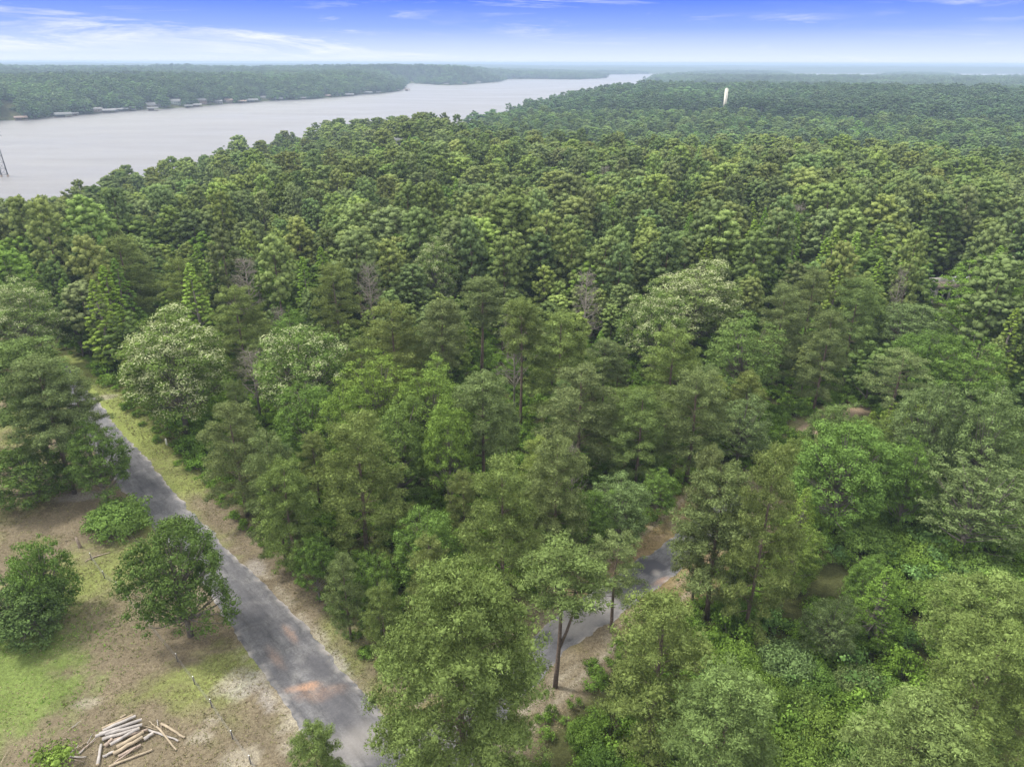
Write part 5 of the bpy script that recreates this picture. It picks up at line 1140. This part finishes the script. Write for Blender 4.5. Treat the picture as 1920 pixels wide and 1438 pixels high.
for i, (px, py, wpx, h, ti) in enumerate(MOUNDS):
    xy = P(px, py, h)[:2]; w_ = wpx * pix([xy[0], xy[1], h])[0, 2] / FPX * 1.15
    where = 'below the side road' if px < 1350 else ('in the thicket under the leaning oak' if py < 1100 and px > 1600 else 'behind the tall pine in the thicket' if py < 1150 else 'in the bottom right thicket')
    byn.setdefault((LOOK[ti], where), []).append((px, plant(['bush_big', 'bush_wide'][i % 2], xy[0], xy[1], 0, h * .8, w_ * .9, jt(TINT[ti], .05), 'vine_mound', 'bush', None, 'vine mounds of the thicket')))
for (lk, where), lst in byn.items():
    lst.sort(key=lambda q: q[0])
    for n_, (_, o) in enumerate(lst): o['label'] = f"{lk} vine mound {where}" + ('' if len(lst) == 1 else ', ' + ['leftmost', 'second from left', 'third from left', 'fourth from left', 'fifth from left', 'sixth from left'][min(n_, 5)])
for (px, py, wpx, h, ti, lab) in [(208, 950, 105, 3.4, 'green', 'round green bush on the lawn beside the leaning stump')]:
    xy = P(px, py, h)[:2]; w_ = wpx * pix([xy[0], xy[1], h])[0, 2] / FPX * 1.15
    plant('bush_big', xy[0], xy[1], 0, h, w_, TINT[ti], 'bush', 'bush', lab)
for i, (px, py, w_, h) in enumerate([(175, 655, 5.5, 3.2), (160, 640, 5.0, 3.0), (190, 700, 5.0, 2.6), (205, 725, 4.0, 2.2), (360, 850, 4.5, 2.8), (375, 880, 4.0, 2.2), (395, 800, 4.5, 2.6), (340, 800, 4.5, 2.6)]):
    xy = P(px, py, 0)[:2]; plant(['bush_a', 'bush_b', 'bush_c'][i % 3], xy[0], xy[1], 0, h, w_, jt((1, 1.25, .7)), 'shrub', 'shrub', 'leafy shrub on the verge ' + ['at the road end, largest', 'at the road end, farthest', 'at the road end, nearer', 'at the road end, lowest', 'under the huge flowering tree, largest', 'under the huge flowering tree, nearest', 'right of the huge flowering tree trunk', 'left of the huge flowering tree trunk'][i], 'shrubs along the verge')
# ------------------------------------------------------------------ grass tufts on the clearing
def grass():
    r = np.random.default_rng(5); n = 90000
    # points over the lawn and verges, thinning with distance
    x = r.uniform(-75, 35, n); y = r.uniform(36, 120, n); rr = np.hypot(x, y)
    d1 = seg_dist(x, y, ROAD1[::8]); d2 = seg_dist(x, y, ROAD2[::8]); near = (inside(x, y, clear_poly) | (d1 < 7.5) | (d2 < 7)) & (d1 > 3.1) & (d2 > 3.1)
    g_ = fbm(x / 6, y / 6, 60, 5) * .6 + fbm(x / 14, y / 14, 62, 3) * .4; keep = near & (r.random(n) < np.clip((g_ - .38) * 5, .08, 1)); x, y = x[keep], y[keep]; n = len(x)
    k = 4; C = np.repeat(np.stack([x, y, x * 0 + .01], 1), k, 0) + r.normal(size=(n * k, 3)) * [.07, .07, 0]
    D = r.normal(size=(n * k, 3)) * [.8, .8, .1] + [0, 0, .8]
    V, Q = leaf_quads(C, D, r.uniform(.10, .26, n * k), .06, r); v = np.repeat(r.uniform(.6, 1.3, n), k)
    lush = np.repeat(np.maximum(ellipse(x, y, 20, 1340, 7.5, 1.5, 80), ellipse(x, y, 40, 1220, 5, 1.3, 30)), k)
    c = np.stack([v, lush, v * 0, v * 0 + 1], 1); c = np.repeat(c, 4, 0)
    m_, t, o = newmat('grass_blades'); a = N(t, 'ShaderNodeAttribute'); a.attribute_name = 'leafvar'; s = N(t, 'ShaderNodeSeparateColor'); L(t, a.outputs['Color'], s.inputs[0])
    cc = MIX(t, s.outputs[1], (.21, .20, .095), (.15, .25, .045)); vv = N(t, 'ShaderNodeCombineColor'); 
    for i in range(3): L(t, s.outputs[0], vv.inputs[i])
    d = N(t, 'ShaderNodeBsdfDiffuse'); L(t, MIX(t, 1.0, cc, vv.outputs[0], 'MULTIPLY'), d.inputs[0]); L(t, d.outputs[0], o.inputs[0])
    tag(link('grass', mkmesh('grass', V, [Q], [m_], cols={'leafvar': c})), 'short patchy green and straw grass on the lawn and verges', 'grass', kind='stuff')
grass()
def litter():
    r = np.random.default_rng(15); n = 150000; x = r.uniform(-75, 35, n); y = r.uniform(36, 115, n)
    d1 = seg_dist(x, y, ROAD1[::8]); d2 = seg_dist(x, y, ROAD2[::8]); ok = (inside(x, y, clear_poly) | (d1 < 7.5) | (d2 < 7)) & (d1 > 2.6 + r.random(n) * .8) & (d2 > 2.6)
    ok &= r.random(n) < np.clip((fbm(x / 2.5, y / 2.5, 170, 4) - .35) * 4, .1, 1); x, y = x[ok], y[ok]; n = len(x)
    C = np.stack([x, y, r.uniform(.06, .10, n)], 1); D = r.normal(size=(n, 3)) * [1, 1, .25]; V, Q = leaf_quads(C, D, r.uniform(.06, .20, n), r.uniform(.03, .08, n), r)
    v = r.random(n); c = np.stack([  .08 + .20 * v, .065 + .155 * v, .045 + .10 * v, v * 0 + 1], 1); c = np.repeat(c, 4, 0)
    m_, t, o = newmat('dry_leaves'); a = N(t, 'ShaderNodeAttribute'); a.attribute_name = 'leafcol'; d = N(t, 'ShaderNodeBsdfDiffuse'); L(t, a.outputs['Color'], d.inputs[0]); L(t, d.outputs[0], o.inputs[0])
    tag(link('leaf_litter', mkmesh('leaf_litter', V, [Q], [m_], cols={'leafcol': c})), 'dry brown leaves and bark bits strewn over the lawn and verges', 'leaf litter', kind='stuff')
litter()
# ------------------------------------------------------------------ haze
m_ = bpy.data.materials.new('haze'); m_.use_nodes = True; t = m_.node_tree; t.nodes.clear(); o = N(t, 'ShaderNodeOutputMaterial'); pv = N(t, 'ShaderNodeVolumePrincipled')
pv.inputs['Color'].default_value = (.48, .62, .84, 1); pv.inputs['Density'].default_value = HAZE_DENSITY; pv.inputs['Anisotropy'].default_value = 0.0
L(t, pv.outputs[0], o.inputs['Volume'])
hb = MB(); hb.box(-26500, 26500, -26500, 26500, -19, 56); tag(hb.obj('haze', m_), 'pale blue haze over the lake and far forest', 'haze', kind='stuff')
